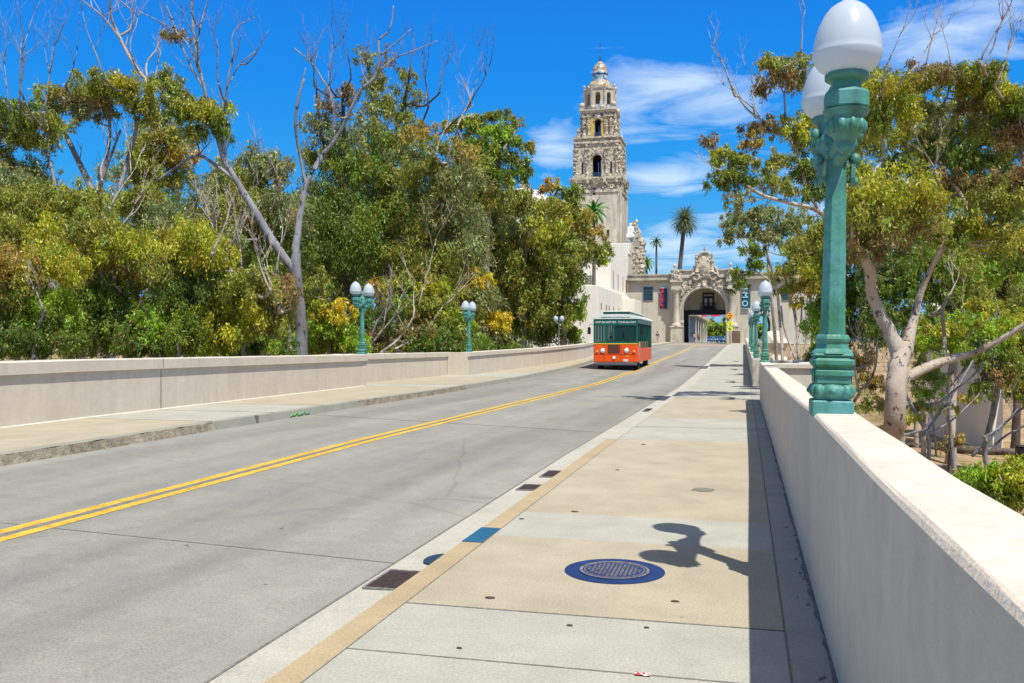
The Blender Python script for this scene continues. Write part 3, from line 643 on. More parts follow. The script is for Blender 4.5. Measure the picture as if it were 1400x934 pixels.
# ------------------------------------------------------------------ people
def skin_mesh(name, verts, edges, radii, m, parent, sub=1):
    me = bpy.data.meshes.new(name); me.from_pydata(verts, edges, [])
    o = bpy.data.objects.new(name, me); C.objects.link(o); o.parent = parent
    md = o.modifiers.new('skin', 'SKIN'); md.use_smooth_shade = True
    sv = me.skin_vertices[0].data
    for i, r in enumerate(radii):
        sv[i].radius = (r, r) if not isinstance(r, tuple) else r
        sv[i].use_root = (i == 0)
    s2 = o.modifiers.new('sub', 'SUBSURF'); s2.levels = sub; s2.render_levels = sub
    me.materials.append(m); return o
def person(loc, rz, label, shirt, trousers, stride=.2, h=1.7, seated=False, group=None, bag=None, cat='person'):
    r = empty('person', loc, label, cat, group, rz); k = h/1.72; r.scale = (k, k, k)
    if seated:
        J = [(0, 0, .50), (0, 0, .78), (0, 0, 1.02), (0, 0, 1.10), (0, -.02, 1.22), (0, -.02, 1.32),
             (.18, 0, 1.0), (.24, -.08, .76), (.16, -.32, .72), (.15, -.40, .72), (-.18, 0, 1.0), (-.24, -.08, .76), (-.16, -.32, .72), (-.15, -.40, .72),
             (.09, -.05, .48), (.10, -.42, .50), (.10, -.44, .08), (.10, -.58, .04), (-.09, -.05, .48), (-.10, -.42, .50), (-.10, -.44, .08), (-.10, -.58, .04)]
    else:
        s = stride
        J = [(0, 0, .93), (0, 0, 1.18), (0, 0, 1.42), (0, 0, 1.50), (0, -.02, 1.60), (0, -.02, 1.69),
             (.19, 0, 1.40), (.25, .06*s/.2, 1.12), (.25, -.08*s/.2, .88), (.25, -.11, .80), (-.19, 0, 1.40), (-.25, -.08, 1.12), (-.24, -.16, .90), (-.24, -.20, .82),
             (.09, 0, .88), (.10, -s*.55, .49), (.10, -s*.9, .09), (.10, -s*.9-.16, .04), (-.09, 0, .88), (-.10, s*.35, .49), (-.10, s*1.2, .12), (-.10, s*1.2-.14, .04)]
    E = [(0, 1), (1, 2), (2, 3), (3, 4), (4, 5), (2, 6), (6, 7), (7, 8), (8, 9), (2, 10), (10, 11), (11, 12), (12, 13), (0, 14), (14, 15), (15, 16), (16, 17), (0, 18), (18, 19), (19, 20), (20, 21)]
    rad = [(.15, .10), (.13, .095), (.16, .10), .055, .088, .065, .055, .045, .034, .03, .055, .045, .034, .03, .085, .06, .042, .035, .085, .06, .042, .035]
    skin_mesh('body', J, E, rad, M['skin'], r)
    up = [0, 1, 2, 6, 7, 10, 11]; rm = {0: (.165, .115), 1: (.15, .11), 2: (.175, .115), 6: .07, 7: .056, 10: .07, 11: .056}
    V = [J[i] for i in up]; Z = Vector(J[0]); V[0] = (0, 0, J[0][2]+.03)
    skin_mesh('shirt', V, [(0, 1), (1, 2), (2, 3), (3, 4), (2, 5), (5, 6)], [rm[i] for i in up], shirt, r)
    lo = [0, 14, 15, 18, 19]; V = [J[i] for i in lo]
    if not seated: V[2] = tuple(Vector(J[14]).lerp(Vector(J[15]), .9)); V[4] = tuple(Vector(J[18]).lerp(Vector(J[19]), .9))
    skin_mesh('shorts' if not seated else 'trousers', V, [(0, 1), (1, 2), (0, 3), (3, 4)], [(.16, .115), .10, .075, .10, .075], trousers, r)
    hd = J[4]; mb = MB(); mb.lathe([(.098, -.01), (.106, .04), (.095, .10), (.05, .135), (.002, .142)], (hd[0], hd[1]+.018, hd[2]), 12); mb.build('hair', M['hair'], r)
    mb = MB(); 
    for sx in (-.034, .034): mb.ball((hd[0]+sx, hd[1]-.088, hd[2]+.03), .012, 6)
    mb.build('eyes', M['black'], r)
    mb = MB(); mb.ball((hd[0], hd[1]-.098, hd[2]), .016, 6, sz=1.4); mb.build('nose', M['skin'], r)
    if bag:
        mb = MB(); mb.bbox((-.13, .10, 1.08), (.13, .24, 1.42), .04); mb.build('backpack', bag, r)
    return r
# ------------------------------------------------------------------ trolley bus
def wheel(mbt, mbr, c, r, w):
    Mx = Matrix.Rotation(R(90), 4, 'Y')
    mbt.lathe([(r*.62, -w/2), (r*.95, -w/2), (r, -w*.35), (r, w*.35), (r*.95, w/2), (r*.62, w/2)], c, 20, M=Mx)
    mbr.lathe([(r*.60, -w/2+.01), (r*.5, -w/2+.04), (r*.2, -w/2+.03), (r*.18, w/2-.03), (r*.5, w/2-.04), (r*.60, w/2-.01)], c, 16, M=Mx)
bq = G(841.5, 507, 49.5)
bus = empty('trolley_bus', (bq.x, 49.5, zr(50)-.02), 'orange and green open sided trolley bus with white roof coming along the left lane', 'bus', rz=R(1.0))
BW, BL = 1.20, 9.2
mb = MB()
mb.bbox((-BW, 0, .42), (BW, .12, 1.40), .04); mb.bbox((-BW, .12, .42), (-BW+.06, BL, 1.18), .02); mb.bbox((BW-.06, .12, .42), (BW, BL, 1.18), .02); mb.bbox((-BW, BL-.08, .42), (BW, BL, 1.3), .03)
mb.build('body', M['bus_orange'], bus)
mb = MB(); mb.bbox((-BW+.05, BL-.45, 1.05), (BW-.05, BL-.38, 2.75), .01); mb.build('bulkhead', flat('bulkhead_dark', (.03, .045, .04)), bus)
mb = MB(); mb.bbox((-BW+.02, .1, .44), (BW-.02, BL-.1, .60), .02); mb.build('floor', M['black'], bus)
mb = MB(); mb.bbox((-BW-.01, -.012, 1.40), (BW+.01, .12, 1.455), .01); mb.build('trim_band', M['bus_yellow'], bus)
mb = MB()   # front frame of the windscreen
mb.bbox((-BW, .0, 1.455), (BW, .09, 1.53), .01); mb.bbox((-BW, .0, 2.42), (BW, .09, 2.80), .01)
for x0, x1 in ((-BW, -BW+.09), (-.58, -.47), (-.06, -.03), (BW-.10, BW)): mb.bbox((x0, .0, 1.53), (x1, .09, 2.42), .01)
for y in (.09, 1.1, 2.3, 3.5, 4.7, 5.9, 7.1, 8.3, 9.08):
    for s in (-1, 1): mb.bbox((s*BW-.06 if s > 0 else -BW, y, 1.18), (BW if s > 0 else -BW+.06, y+.07, 2.72), .008)
for s in (-1, 1): mb.bbox((s*BW-.07 if s > 0 else -BW, .09, 2.55), (BW if s > 0 else -BW+.07, BL, 2.78), .01)
mb.build('window_frame', M['bus_green'], bus)
WG = glass_mat('windscreen_glass', (.015, .06, .05), .5)
for x0, x1 in ((-BW+.09, -.58), (-.47, -.06), (-.03, BW-.10)):
    mb = MB(); mb.box((x0, .04, 1.53), (x1, .055, 2.42)); mb.build('windscreen', WG, bus)
mb = MB()   # roof with curved edges and clerestory
mb.bbox((-BW, BL-.09, 1.3), (-BW+.2, BL, 2.7), .01); mb.bbox((BW-.2, BL-.09, 1.3), (BW, BL, 2.7), .01)
prof = [(-1.30, 2.78), (-1.31, 2.84), (-1.22, 2.93), (-1.0, 3.0), (-.6, 3.04), (0, 3.05), (.6, 3.04), (1.0, 3.0), (1.22, 2.93), (1.31, 2.84), (1.30, 2.78)]
mb.prism(prof, -.03, BL+.1)
rf = mb.build('roof', M['bus_white'], bus)
mb = MB(); mb.bbox((-.72, .35, 3.04), (.72, BL-.4, 3.18), .02); mb.build('clerestory', M['bus_green'], rf)
mb = MB(); mb.bbox((-.80, .25, 3.18), (.80, BL-.3, 3.225), .015); mb.build('clerestory_roof', M['bus_white'], rf)
mb = MB(); mb.bbox((-BW+.03, -.09, .26), (BW-.03, .05, .41), .03); mb.build('bumper', flat('bumper_grey', (.10, .10, .125), .5), bus)
mb = MB()
mb.bbox((-.42, -.02, .93), (.24, .0, 1.37), .005)
gr = mb.build('grille', M['iron'], bus)
mb = MB()
for i in range(9): mb.box((-.40+i*.07, -.032, .94), (-.385+i*.07, -.02, 1.36))
mb.build('grille_bars', flat('grille_bar', (.28, .05, .02), .4), gr)
My = Matrix.Rotation(R(90), 4, 'X')
for x, z, r_, mt, nm in ((-.70, 1.06, .125, 'lens', 'headlight'), (.59, 1.07, .125, 'lens', 'headlight'), (-1.0, 1.0, .065, 'amber', 'marker_light'), (1.0, 1.01, .065, 'amber', 'marker_light')):
    mb = MB(); mb.lathe([(r_*1.15, 0), (r_*1.15, .03), (r_, .04)], (x, 0, z), 18, M=My); h = mb.build(nm, M['chrome'], bus)
    mb = MB(); mb.lathe([(r_*.95, .03), (r_*.8, .055), (r_*.3, .065)], (x, 0, z), 18, M=My); mb.build('lens', M[mt], h)
mb = MB(); mb.lathe([(.085, 0), (.085, .03), (.06, .05)], (-.08, 0, .67), 16, M=My); mb.build('front_badge', M['lens'], bus)
mb = MB(); mb.box((.42, -.025, .47), (.68, 0, .60)); mb.build('number_plate', M['white_paint'], bus)
for s in (-1, 1):
    mb = MB(); mb.tube([(s*1.2, .05, 2.5), (s*1.40, -.12, 2.48), (s*1.42, -.12, 2.3)], .015, 6); a = mb.build('mirror_arm', M['black'], bus)
    mb = MB(); mb.bbox((s*1.42-.09, -.16, 1.95), (s*1.42+.09, -.11, 2.33), .02); mb.build('mirror', M['black'], a)
for y in (1.5, 7.0):
    for s in (-1, 1):
        mt, mr = MB(), MB(); wheel(mt, mr, (s*(BW-.2), y, .42-.0), .42, .26); w = mt.build('wheel', M['tyre'], bus); mr.build('rim', M['chrome'], w)
for x in (-.8, 0, .8): mb = MB(); 
for k, y in enumerate((1.4, 2.6, 3.8, 5.0, 6.2, 7.4)):
    for x in (-.62, .62):
        mb = MB(); mb.bbox((x-.45, y, .95), (x+.45, y+.42, 1.03), .02); mb.bbox((x-.45, y+.40, .95), (x+.45, y+.47, 1.55), .02); mb.bbox((x-.4, y+.05, .6), (x+.4, y+.12, .95), .01)
        mb.build('bench_seat', M['seat'], bus)
mb = MB(); mb.lathe([(.19, -.012), (.215, -.012), (.215, .012), (.19, .012)], (.55, .62, 1.42), 18, M=Matrix.Rotation(R(55), 4, 'X')); mb.build('steering_wheel', M['black'], bus)
mb = MB(); mb.bbox((-1.1, .14, 1.0), (1.1, .45, 1.38), .03); mb.build('dashboard', M['black'], bus)
text('sign_lettering', 'HOP ON HOP OFF - TOUR ALL DAY', .15, flat('lettering_white', (.8, .82, .8)), bus, (0, -.012, 2.60), (R(90), 0, 0), sx=.90)
text('roof_lettering', 'TRANSPORTATION BY BUS - OLD TOWN TROLLEY TOURS'.replace('BY BUS - ', ' '), .07, M['bus_green'], rf, (0, -.036, 2.87), (R(90), 0, 0))
mb = MB()
for x0_, x1_ in ((-.45, -.2), (.75, .45)): mb.tube([(x0_, -.03, 1.50), (x1_, -.03, 2.05)], .012, 4); mb.tube([(x1_-.02, -.035, 1.75), (x1_+.02, -.035, 2.3)], .014, 4)
mb.build('wiper', M['black'], bus)
mb = MB()
for x_ in (-.62, .30): mb.box((x_-.012, -.006, .44), (x_+.012, .002, 1.39))
mb.box((-BW+.05, -.008, .84), (BW-.05, .002, .862)); mb.build('panel_seam', flat('seam', (.35, .04, .01)), bus)
text('fleet_number', '180', .13, M['bus_yellow'], bus, (.63, -.006, .76), (R(90), 0, 0))
mb = MB()   # round medallion sign on the driver's side panel
mb.lathe([(.52, 0), (.52, .012), (.50, .014)], (BW, 1.1, 1.0), 26, M=Matrix.Rotation(R(90), 4, 'Y')); md_ = mb.build('side_medallion', flat('medallion', (.70, .34, .24)), bus)
mb = MB()
for a in range(0, 180, 30): mb.box((-.46, -.03, .015), (.46, .03, .02), M=Matrix.Translation((BW, 1.1, 1.0)) @ Matrix.Rotation(R(90), 4, 'Y') @ Matrix.Rotation(R(a), 4, 'Z'))
mb.build('medallion_rays', M['bus_orange'], md_)
Mb = Matrix.Rotation(R(1.0), 4, 'Z')
def seat_at(x, y, lab, sh, tr, z=.45):
    p = Vector(bus.location) + Mb @ Vector((x, y, z)); return person(p, R(1), lab, sh, tr, seated=True, h=1.72)
seat_at(.55, 1.32, 'driver in a dark shirt behind the windscreen of the trolley bus', flat('shirt_dark', (.03, .03, .04)), M['black'], .52)
seat_at(.82, 2.6, 'passenger in a teal top by the open side of the trolley bus', flat('shirt_teal', (.05, .45, .50)), M['black'], .52)
seat_at(-.7, 3.8, 'passenger in a pale shirt seated inside the trolley bus', flat('shirt_pale', (.5, .5, .45)), M['black'], .52)
# ------------------------------------------------------------------ architecture helpers
def arch_poly(w, h, ow, oh, n=12, cx=0, z0=0, sill=0):
    """wall outline (x, z) w wide and h high with an arched opening ow wide, oh high to its crown, open at the bottom"""
    r = ow/2; zs = oh - r
    p = [(cx-w/2, z0), (cx-r, z0), (cx-r, z0+zs)] + [(cx-r*math.cos(math.pi*i/n), z0+zs+r*math.sin(math.pi*i/n)) for i in range(1, n)] + [(cx+r, z0+zs), (cx+r, z0), (cx+w/2, z0), (cx+w/2, z0+h), (cx-w/2, z0+h)]
    return p
def ornament(mb, x0, x1, z0, z1, y, n, seed=0, size=.2, depth=.2, Mx=None, mi=0):
    rr = random.Random(seed); Mx = Mx or Matrix()
    for i in range(n):
        x = rr.uniform(x0, x1); z = rr.uniform(z0, z1); s = size*rr.uniform(.5, 1.2); k = rr.random()
        if k < .45:
            h = 4; vs_c = Mx @ Vector((x, y-depth*.3*rr.random(), z)); mb.lathe([(.01, -s*.6), (s*.42, -s*.3), (s*.5, .05*s), (s*.3, s*.45), (.01, s*.65)], vs_c, 6, mi)
        elif k < .8:
            mb.box((x-s*.3, y-depth*rr.uniform(.3, 1), z-s*.5), (x+s*.3, y+.05, z+s*.4), mi, Mx)
        else:
            mb.tube([Mx @ Vector((x+s*.5*math.cos(a), y-depth*.5, z+s*.5*math.sin(a))) for a in np.linspace(rr.uniform(0, 3), rr.uniform(4, 7), 7)], s*.14, 4, mi)
def urn(mb, c, s=1, mi=0, n=8):
    mb.lathe([(.22*s, 0), (.22*s, .12*s), (.1*s, .2*s), (.12*s, .3*s), (.27*s, .5*s), (.3*s, .68*s), (.18*s, .9*s), (.08*s, 1.0*s), (.1*s, 1.08*s), (.01*s, 1.25*s)], c, n, mi)
def column(mb, c, r, h, mi=0, n=12):
    mb.lathe([(r*1.5, 0), (r*1.5, r*.6), (r*1.15, r*.8), (r*1.05, r*1.1), (r, h*.35), (r*.86, h-r*2.2), (r*.95, h-r*2), (r*.9, h-r*1.6), (r*1.35, h-r*.5), (r*1.45, h-r*.4), (r*1.45, h)], c, n, mi)
# ------------------------------------------------------------------ tower
TY = 172.0; tc0 = G(820.5, 468, TY); tX = G(820.5, 468, TY+5).x
TS = (-ST*tX + CT*TY)/F                      # metres per photo pixel at the front face
zt_ = lambda py: EYE + (468-py)*TS
tower = empty('bell_tower', (tX, TY+5, zt_(468)), 'tall ornate stone bell tower with tiled dome and arched belfries behind the trees', 'tower')
TO = Vector((0, 0, -tower.location.z))
def tb(mb, name, m, parent=None): 
    mb.v = [tuple(Vector(v)+TO) for v in mb.v]; return mb.build(name, m, parent or tower)
HW = 33.0*TS; cyt = 0                       # half width of shaft; local y centre 0, front at -HW
def four(fn):
    for k in range(4): fn(Matrix.Rotation(R(90*k), 4, 'Z'), k)
mb = MB(); z0, z1 = -4, zt_(264); mb.bbox((-HW, -HW, z0), (HW, HW, z1), .25)
four(lambda Mx, k: [mb.box((s*HW*.98-.35, -HW-.10, z0), (s*HW*.98+.35, -HW+.1, z1-.01), 0, Mx) for s in (-1, 1)])
four(lambda Mx, k: mb.box((-HW*.18, -HW-.07, z0), (HW*.10, -HW+.1, z1-.6), 0, Mx))
shaft = tb(mb, 'shaft', M['stone'])
for px, py, w, h in ((817.5, 263.5, 3, 9), (836.5, 321, 3, 9)):
    mb = MB(); x = (px-820.5)*TS; z = zt_(py); mb.box((x-w*TS/2, -HW-.115, z-h*TS/2), (x+w*TS/2, -HW-.0, z+h*TS/2)); tb(mb, 'slit_window', M['dark'], shaft)
mb = MB()   # carved band and cornice under the first belfry
def f(Mx, k):
    ornament(mb, -HW*.9, -HW*.25, zt_(260), zt_(253), -HW, 30, k, .55, .35, Mx); ornament(mb, HW*.25, HW*.9, zt_(260), zt_(253), -HW, 30, k+9, .55, .35, Mx)
    mb.lathe([(.3, zt_(254)), (.8, zt_(250)), (1.05, zt_(247)), (1.05, zt_(246))], Mx @ Vector((0, -HW-.2, 0)), 14)
    for x in (-.85, -.36, .36, .85): mb.box((x*HW-.25, -HW-.62, zt_(252)), (x*HW+.25, -HW, zt_(246)), 0, Mx)
four(f)
for q_, za_, zb_ in ((.2, 265, 261), (.35, 251, 247.02), (.55, 247, 244), (-.1, 268, 245)): mb.box((-HW-q_, -HW-q_, zt_(za_)), (HW+q_, HW+q_, zt_(zb_)))
tb(mb, 'carved_cornice', M['carved'])
def stage(zb, zt, hw, ow, oh, seed, chamf=0, name='belfry_stage', pil=(.93, .45), slits=False, m=None, rail=True):
    mb = MB()
    def f(Mx, k):
        Mt = Mx @ Matrix.Translation((0, 0, 0))
        p = arch_poly(2*hw if k % 2 == 0 else 2*hw-1.802, zt-zb, ow, oh, 12, 0, zb)
        mb.prism(p, -hw, -hw+.9, 0, Mx)
        # archivolt
        r = ow/2; zs = zb+oh-r
        mb.tube([Mx @ Vector((-(r+.15)*math.cos(a), -hw-.05, zs+(r+.15)*math.sin(a))) for a in np.linspace(0, math.pi, 13)], .16, 6)
        for q in pil:
            for s in (-1, 1):
                x = s*q*hw; h = zt-zb
                mb.box((x-.36, -hw-.45, zb), (x+.36, -hw+.1, zb+h*.13), 0, Mx)
                column(mb, Mx @ Vector((x, -hw-.22, zb+h*.13)), .22, h*.30, 0, 8)
                mb.box((x-.3, -hw-.42, zb+h*.435), (x+.3, -hw+.1, zb+h*.47), 0, Mx)
                mb.box((x-.24, -hw-.24, zb+h*.47), (x+.24, -hw+.1, zb+h*.82), 0, Mx)
                ornament(mb, x-.3, x+.3, zb+h*.5, zb+h*.8, -hw-.2, 16, seed+int(q*9)+k, .42, .28, Mx)
                mb.box((x-.42, -hw-.5, zb+h*.82), (x+.42, -hw+.1, zb+h*.87), 0, Mx)
                ornament(mb, x-.3, x+.3, zb+h*.88, zb+h*.98, -hw-.1, 5, seed+k, .4, .3, Mx)
        ornament(mb, -ow*.42, ow*.42, zb+oh+.35, zt-.1, -hw, 14, seed+40+k, .42, .32, Mx)
        mb.prism([(-ow*.62, zb+oh+.2), (ow*.62, zb+oh+.2), (0, zb+oh+1.1)], -hw-.2, -hw+.1, 0, Mx)
    four(f)
    tb(mb, name, m or M['carved'])
    if slits:
        mb = MB()
        four(lambda Mx, k: [mb.box((s*.66*hw-.17, -hw-.03, zb+.9), (s*.66*hw+.17, -hw+.3, zb+(zt-zb)*.47), 0, Mx) for s in (-1, 1)]); tb(mb, 'slit_opening', M['dark'])
    mb = MB(); mb.box((-hw+.95, -hw+.95, zb-.05), (hw-.95, hw-.95, zb+.02))
    mb.box((-hw+.9, -.12, zb), (hw-.9, .12, zb+.0+oh*.98)); tb(mb, 'belfry_core', M['dark'])
    if rail:
        mb = MB()
        def g(Mx, k):
            for i in range(9): x = -ow/2 + ow*i/8; mb.box((x-.03, -hw-.15, zb), (x+.03, -hw-.09, zb+1.0), 0, Mx)
            mb.box((-ow/2, -hw-.16, zb+1.0), (ow/2, -hw-.08, zb+1.08), 0, Mx)
            mb.box((ow*.12, -hw+.3, zb), (ow*.2, -hw+.4, zb+oh*.7), 0, Mx); mb.box((ow*.38, -hw+.3, zb), (ow*.44, -hw+.4, zb+oh*.75), 0, Mx)
        four(g); tb(mb, 'balcony_rail', M['bell_frame'])
h3 = 30.0*TS
stage(zt_(245), zt_(197), h3, 12.5*TS, 33*TS, 1, slits=True)
mb = MB()
for q_, za_, zb_ in ((.3, 197, 194.02), (.1, 194, 190.02), (.45, 190, 188)): mb.box((-h3-q_, -h3-q_, zt_(za_)), (h3+q_, h3+q_, zt_(zb_)))
mb.box((-h3+.3, -h3+.3, zt_(198)), (h3-.3, h3-.3, zt_(189)))
for sx in (-1, 1):
    for sy in (-1, 1):
        c = Vector((sx*h3*.88, sy*h3*.88, zt_(188))); mb.box((c.x-.4, c.y-.4, c.z), (c.x+.4, c.y+.4, c.z+.6)); urn(mb, c + Vector((0, 0, .6)), 1.2)
        for a, b in ((.3, 0), (0, .3)): mb.tube([c+Vector((-sx*.1, -sy*.1, .4)), c+Vector((-sx*.9, -sy*.9, 1.3)), c+Vector((-sx*1.2, -sy*1.2, 2.2))], [.4, .28, .15], 6)
        # corner scroll buttresses
        for zq in (.2, .45, .7): urn(mb, Vector((sx*(h3+.12), sy*(h3+.12), zt_(245)+zq*(zt_(197)-zt_(245)))), 1.1)
tb(mb, 'cornice', M['carved'])
h2 = 21.8*TS
stage(zt_(188), zt_(153), h2, 9*TS, 27*TS, 21, pil=(.86, .55))
mb = MB()
four(lambda Mx, k: [mb.box((s*.36*h2-.26, -h2-.06, zt_(187)), (s*.36*h2+.26, -h2+.1, zt_(160)), 0, Mx) for s in (-1, 1)]); tb(mb, 'yellow_tile_panel', M['tile_yellow'])
mb = MB()
four(lambda Mx, k: [mb.prism([(s*.2*h2, zt_(159)), (s*.2*h2+.42, zt_(156)), (s*.2*h2, zt_(153)), (s*.2*h2-.42, zt_(156))], -h2-.12, -h2+.1, 0, Mx) for s in (-1, 1)]); tb(mb, 'blue_tile_star', flat('tileblue', (.03, .09, .3)))
mb = MB()
for q_, za_, zb_ in ((.3, 153, 150.02), (.55, 150, 148.5)): mb.box((-h2-q_, -h2-q_, zt_(za_)), (h2+q_, h2+q_, zt_(zb_)))
mb.box((-h2+.3, -h2+.3, zt_(154)), (h2-.3, h2-.3, zt_(149)))
for sx in (-1, 1):
    for sy in (-1, 1):
        c = Vector((sx*h2*1.0, sy*h2*1.0, zt_(148.5))); mb.box((c.x-.35, c.y-.35, c.z), (c.x+.35, c.y+.35, c.z+.4)); mb.ball(c+Vector((0, 0, .9)), .55, 10)
        c = Vector((sx*h2*.3, sy*h2*1.0, zt_(148.5))); mb.ball(c+Vector((0, 0, .5)), .42, 8)
tb(mb, 'cornice', M['stone'])
# octagonal lantern stage
mb = MB(); r8 = 20.5*TS; zb, zt1 = zt_(148.5), zt_(118)
sw = 2*r8*math.tan(R(22.5))
for k in range(8):
    Mx = Matrix.Rotation(R(45*k), 4, 'Z'); mb.prism(arch_poly(sw, zt1-zb, sw*.42, (zt1-zb)*.83, 8, 0, zb), -r8, -r8+.35, 0, Mx)
    mb.box((-sw*.23, -r8+.02, zb), (sw*.23, -r8+.3, zb+1.1), 0, Mx)
    mb.box((-sw*.5-.14, -r8-.22, zb), (-sw*.5+.14, -r8+.1, zt1), 0, Mx)
    mb.prism([(-sw*.35, zt1), (sw*.35, zt1), (0, zt1+.7)], -r8-.2, -r8+.2, 0, Mx)
    urn(mb, Mx @ Vector((-sw*.5, -r8-.1, zt1+.2)), .8)
mb.lathe([(r8*1.0, zb), (r8*1.0, zb+.25)], n=8, rot=R(22.5), smooth=False); mb.lathe([(r8*1.13, zt1-.15), (r8*1.16, zt1+.15), (r8*1.05, zt1+.2)], n=8, rot=R(22.5), smooth=False)
tb(mb, 'lantern_stage', M['tile_blue'] if False else M['stone'])
mb = MB()
for k in range(8):
    Mx = Matrix.Rotation(R(45*k), 4, 'Z'); mb.box((-sw*.3, -r8-.04, zb+.25), (sw*.3, -r8+.1, zb+1.05), 0, Mx)
    for q in range(9): mb.box((-sw*.5-.1+(.0), -r8-.25, zb+1.2+q*.36), (-sw*.5+.1, -r8-.2, zb+1.4+q*.36), 0, Mx)
tb(mb, 'tile_inlay', M['tile_blue'])
mb = MB(); mb.lathe([(17.5*TS, zt_(117)), (18.5*TS, zt_(114)), (18*TS, zt_(112)), (15*TS, zt_(107)), (12*TS, zt_(104)), (11*TS, zt_(104)+.01)], n=24); tb(mb, 'lower_dome', M['tile_gold'])
mb = MB(); mb.lathe([(11*TS, zt_(105)), (10.5*TS, zt_(95))], n=20); mb.lathe([(11.5*TS, zt_(95)), (11.8*TS, zt_(93)), (11*TS, zt_(91.5))], n=20)
tb(mb, 'drum', M['tile_blue'])
mb = MB(); mb.lathe([(10.5*TS, zt_(92.5)), (10.3*TS, zt_(88)), (9*TS, zt_(83)), (6*TS, zt_(79)), (2.2*TS, zt_(76)), (1*TS, zt_(75))], n=24); tb(mb, 'dome', M['tile_gold'])
mb = MB(); mb.lathe([(1.6*TS, zt_(76)), (.8*TS, zt_(75)), (1.7*TS, zt_(73.5)), (.6*TS, zt_(71.5)), (1.3*TS, zt_(70)), (.4*TS, zt_(68)), (.2*TS, zt_(55)), (.04, zt_(49))], n=10)
mb.box((-.3, -.05, zt_(54)), (.25, .05, zt_(53.2))); tb(mb, 'weather_vane', M['iron'])
# ------------------------------------------------------------------ museum blocks under the tower
XS = -18.2
def wz(px, py, X=None, Y=None):
    a = math.atan((px-700)/F) - TH
    if X is not None: Y = X/math.tan(a)
    else: X = Y*math.tan(a)
    d = -ST*X + CT*Y; return Vector((X, Y, EYE+(468-py)/F*d))
mus = empty('museum_building', (XS, 120, 1), 'plain white stucco museum building stepping up below the tower, with narrow slit windows', 'building')
MO = -Vector(mus.location)
def part(mb, name, m, parent, off): mb.v = [tuple(Vector(v)+off) for v in mb.v]; return mb.build(name, m, parent)
Bn = wz(817, 392, X=XS); An = wz(835, 358, X=XS-.4); Ae = wz(861, 372, X=XS-.4)
mb = MB(); mb.bbox((-40, Bn.y, -2), (XS, 149, Bn.z), .06); part(mb, 'lower_block', M['stucco_white'], mus, MO)
mb = MB(); mb.bbox((-40, An.y, Bn.z-.1), (XS-.4, 147.5, An.z), .06); mb.box((-40, An.y+.3, An.z), (XS-.7, 147, An.z+.02)); part(mb, 'middle_block', M['stucco_white'], mus, MO)
Cn = wz(857, 334.5, Y=161)
mb = MB(); mb.bbox((Cn.x-14, 161, 4), (Cn.x, 171, Cn.z), .06); part(mb, 'upper_block', M['stucco_white'], mus, MO)
mb = MB(); x0 = wz(862, 413, Y=145); mb.bbox((XS, 140, 0), (x0.x+1.2, 149.5, x0.z), .05); part(mb, 'side_wall', M['stucco_white'], mus, MO)
w = wz(805.5, 385, Y=An.y); w2 = 6*.105
wf = MB(); wf.box((w.x-w2-.06, An.y-.05, w.z-w2-.06), (w.x+w2+.06, An.y+.02, w.z+w2+.06)); wfo = part(wf, 'window', M['cornice'], mus, MO)
mb = MB(); mb.box((w.x-w2, An.y-.07, w.z-w2), (w.x+w2, An.y-.052, w.z+w2)); part(mb, 'pane', M['glass_dark'], wfo, MO)
mb = MB()
for i in range(5): q = -w2+2*w2*i/4; mb.box((w.x+q-.04, An.y-.10, w.z-w2), (w.x+q+.04, An.y-.072, w.z+w2)); mb.box((w.x-w2, An.y-.095, w.z+q-.04), (w.x+w2, An.y-.073, w.z+q+.04))
part(mb, 'window_grille', M['cornice'], wfo, MO)
for px, py, h in ((838.5, 385, 2.6), (845, 388, 2.4), (851.5, 390.5, 2.3), (857.5, 394, 2.1)):
    p = wz(px, py, X=XS-.4); mb = MB(); mb.box((XS-.6, p.y-.28, p.z-h/2), (XS-.385, p.y+.28, p.z+h/2)); part(mb, 'slit_window', M['wood_red'], mus, MO)
for px, py in ((822, 421), (829, 423), (833, 424), (839, 426), (846, 428), (852, 429)):
    p = wz(px, py, X=XS); mb = MB(); mb.box((XS-.3, p.y-.3, p.z-.42), (XS+.02, p.y+.3, p.z+.42)); part(mb, 'small_window', M['wood_red'], mus, MO)
# carved frontispiece of the church-like wing, seen from its side
fr = empty('ornate_facade', (wz(866, 468, Y=166).x, 166, 2), 'carved stone frontispiece with white stepped parapets to the right of the tower base', 'building')
FO = -Vector(fr.location); fx = lambda px: wz(px, 0, Y=166).x; fz = lambda py: wz(866, py, Y=166).z
mb = MB(); mb.bbox((fx(855), 166, 0), (fx(866), 178, fz(332)), .1); mb.bbox((fx(853), 163, 0), (fx(862), 166, fz(351)), .1); part(mb, 'side_wall', M['stucco'], fr, FO)
mb = MB(); mb.bbox((fx(856), 165.6, fz(327)), (fx(867.5), 178, fz(322)), .1); mb.bbox((fx(857), 166, fz(322)), (fx(867), 178, fz(312)), .1); mb.bbox((fx(859), 167, fz(312)), (fx(866.5), 178, fz(306)), .1)
mb.bbox((fx(852), 162.6, fz(352)), (fx(863), 166, fz(347)), .1); mb.bbox((fx(854), 163, fz(347)), (fx(863), 166, fz(337)), .1); part(mb, 'stepped_parapet', M['roof_white'], fr, FO)
mb = MB()
for px0, px1, t, b in ((866, 872, 318, 380), (871, 877, 328, 380)):
    mb.box((fx(px0), 166.5, fz(b)), (fx(px1), 172, fz(t)))
    for i in range(5): z = fz(b)+(fz(t)-fz(b))*(i+.5)/5; mb.box((fx(px0)-.2, 166.2, z), (fx(px1)+.25, 172.2, z+.35))
    ornament(mb, fx(px0)-.1, fx(px1)+.1, fz(b), fz(t), 166.4, 130, int(px0), .75, .5)
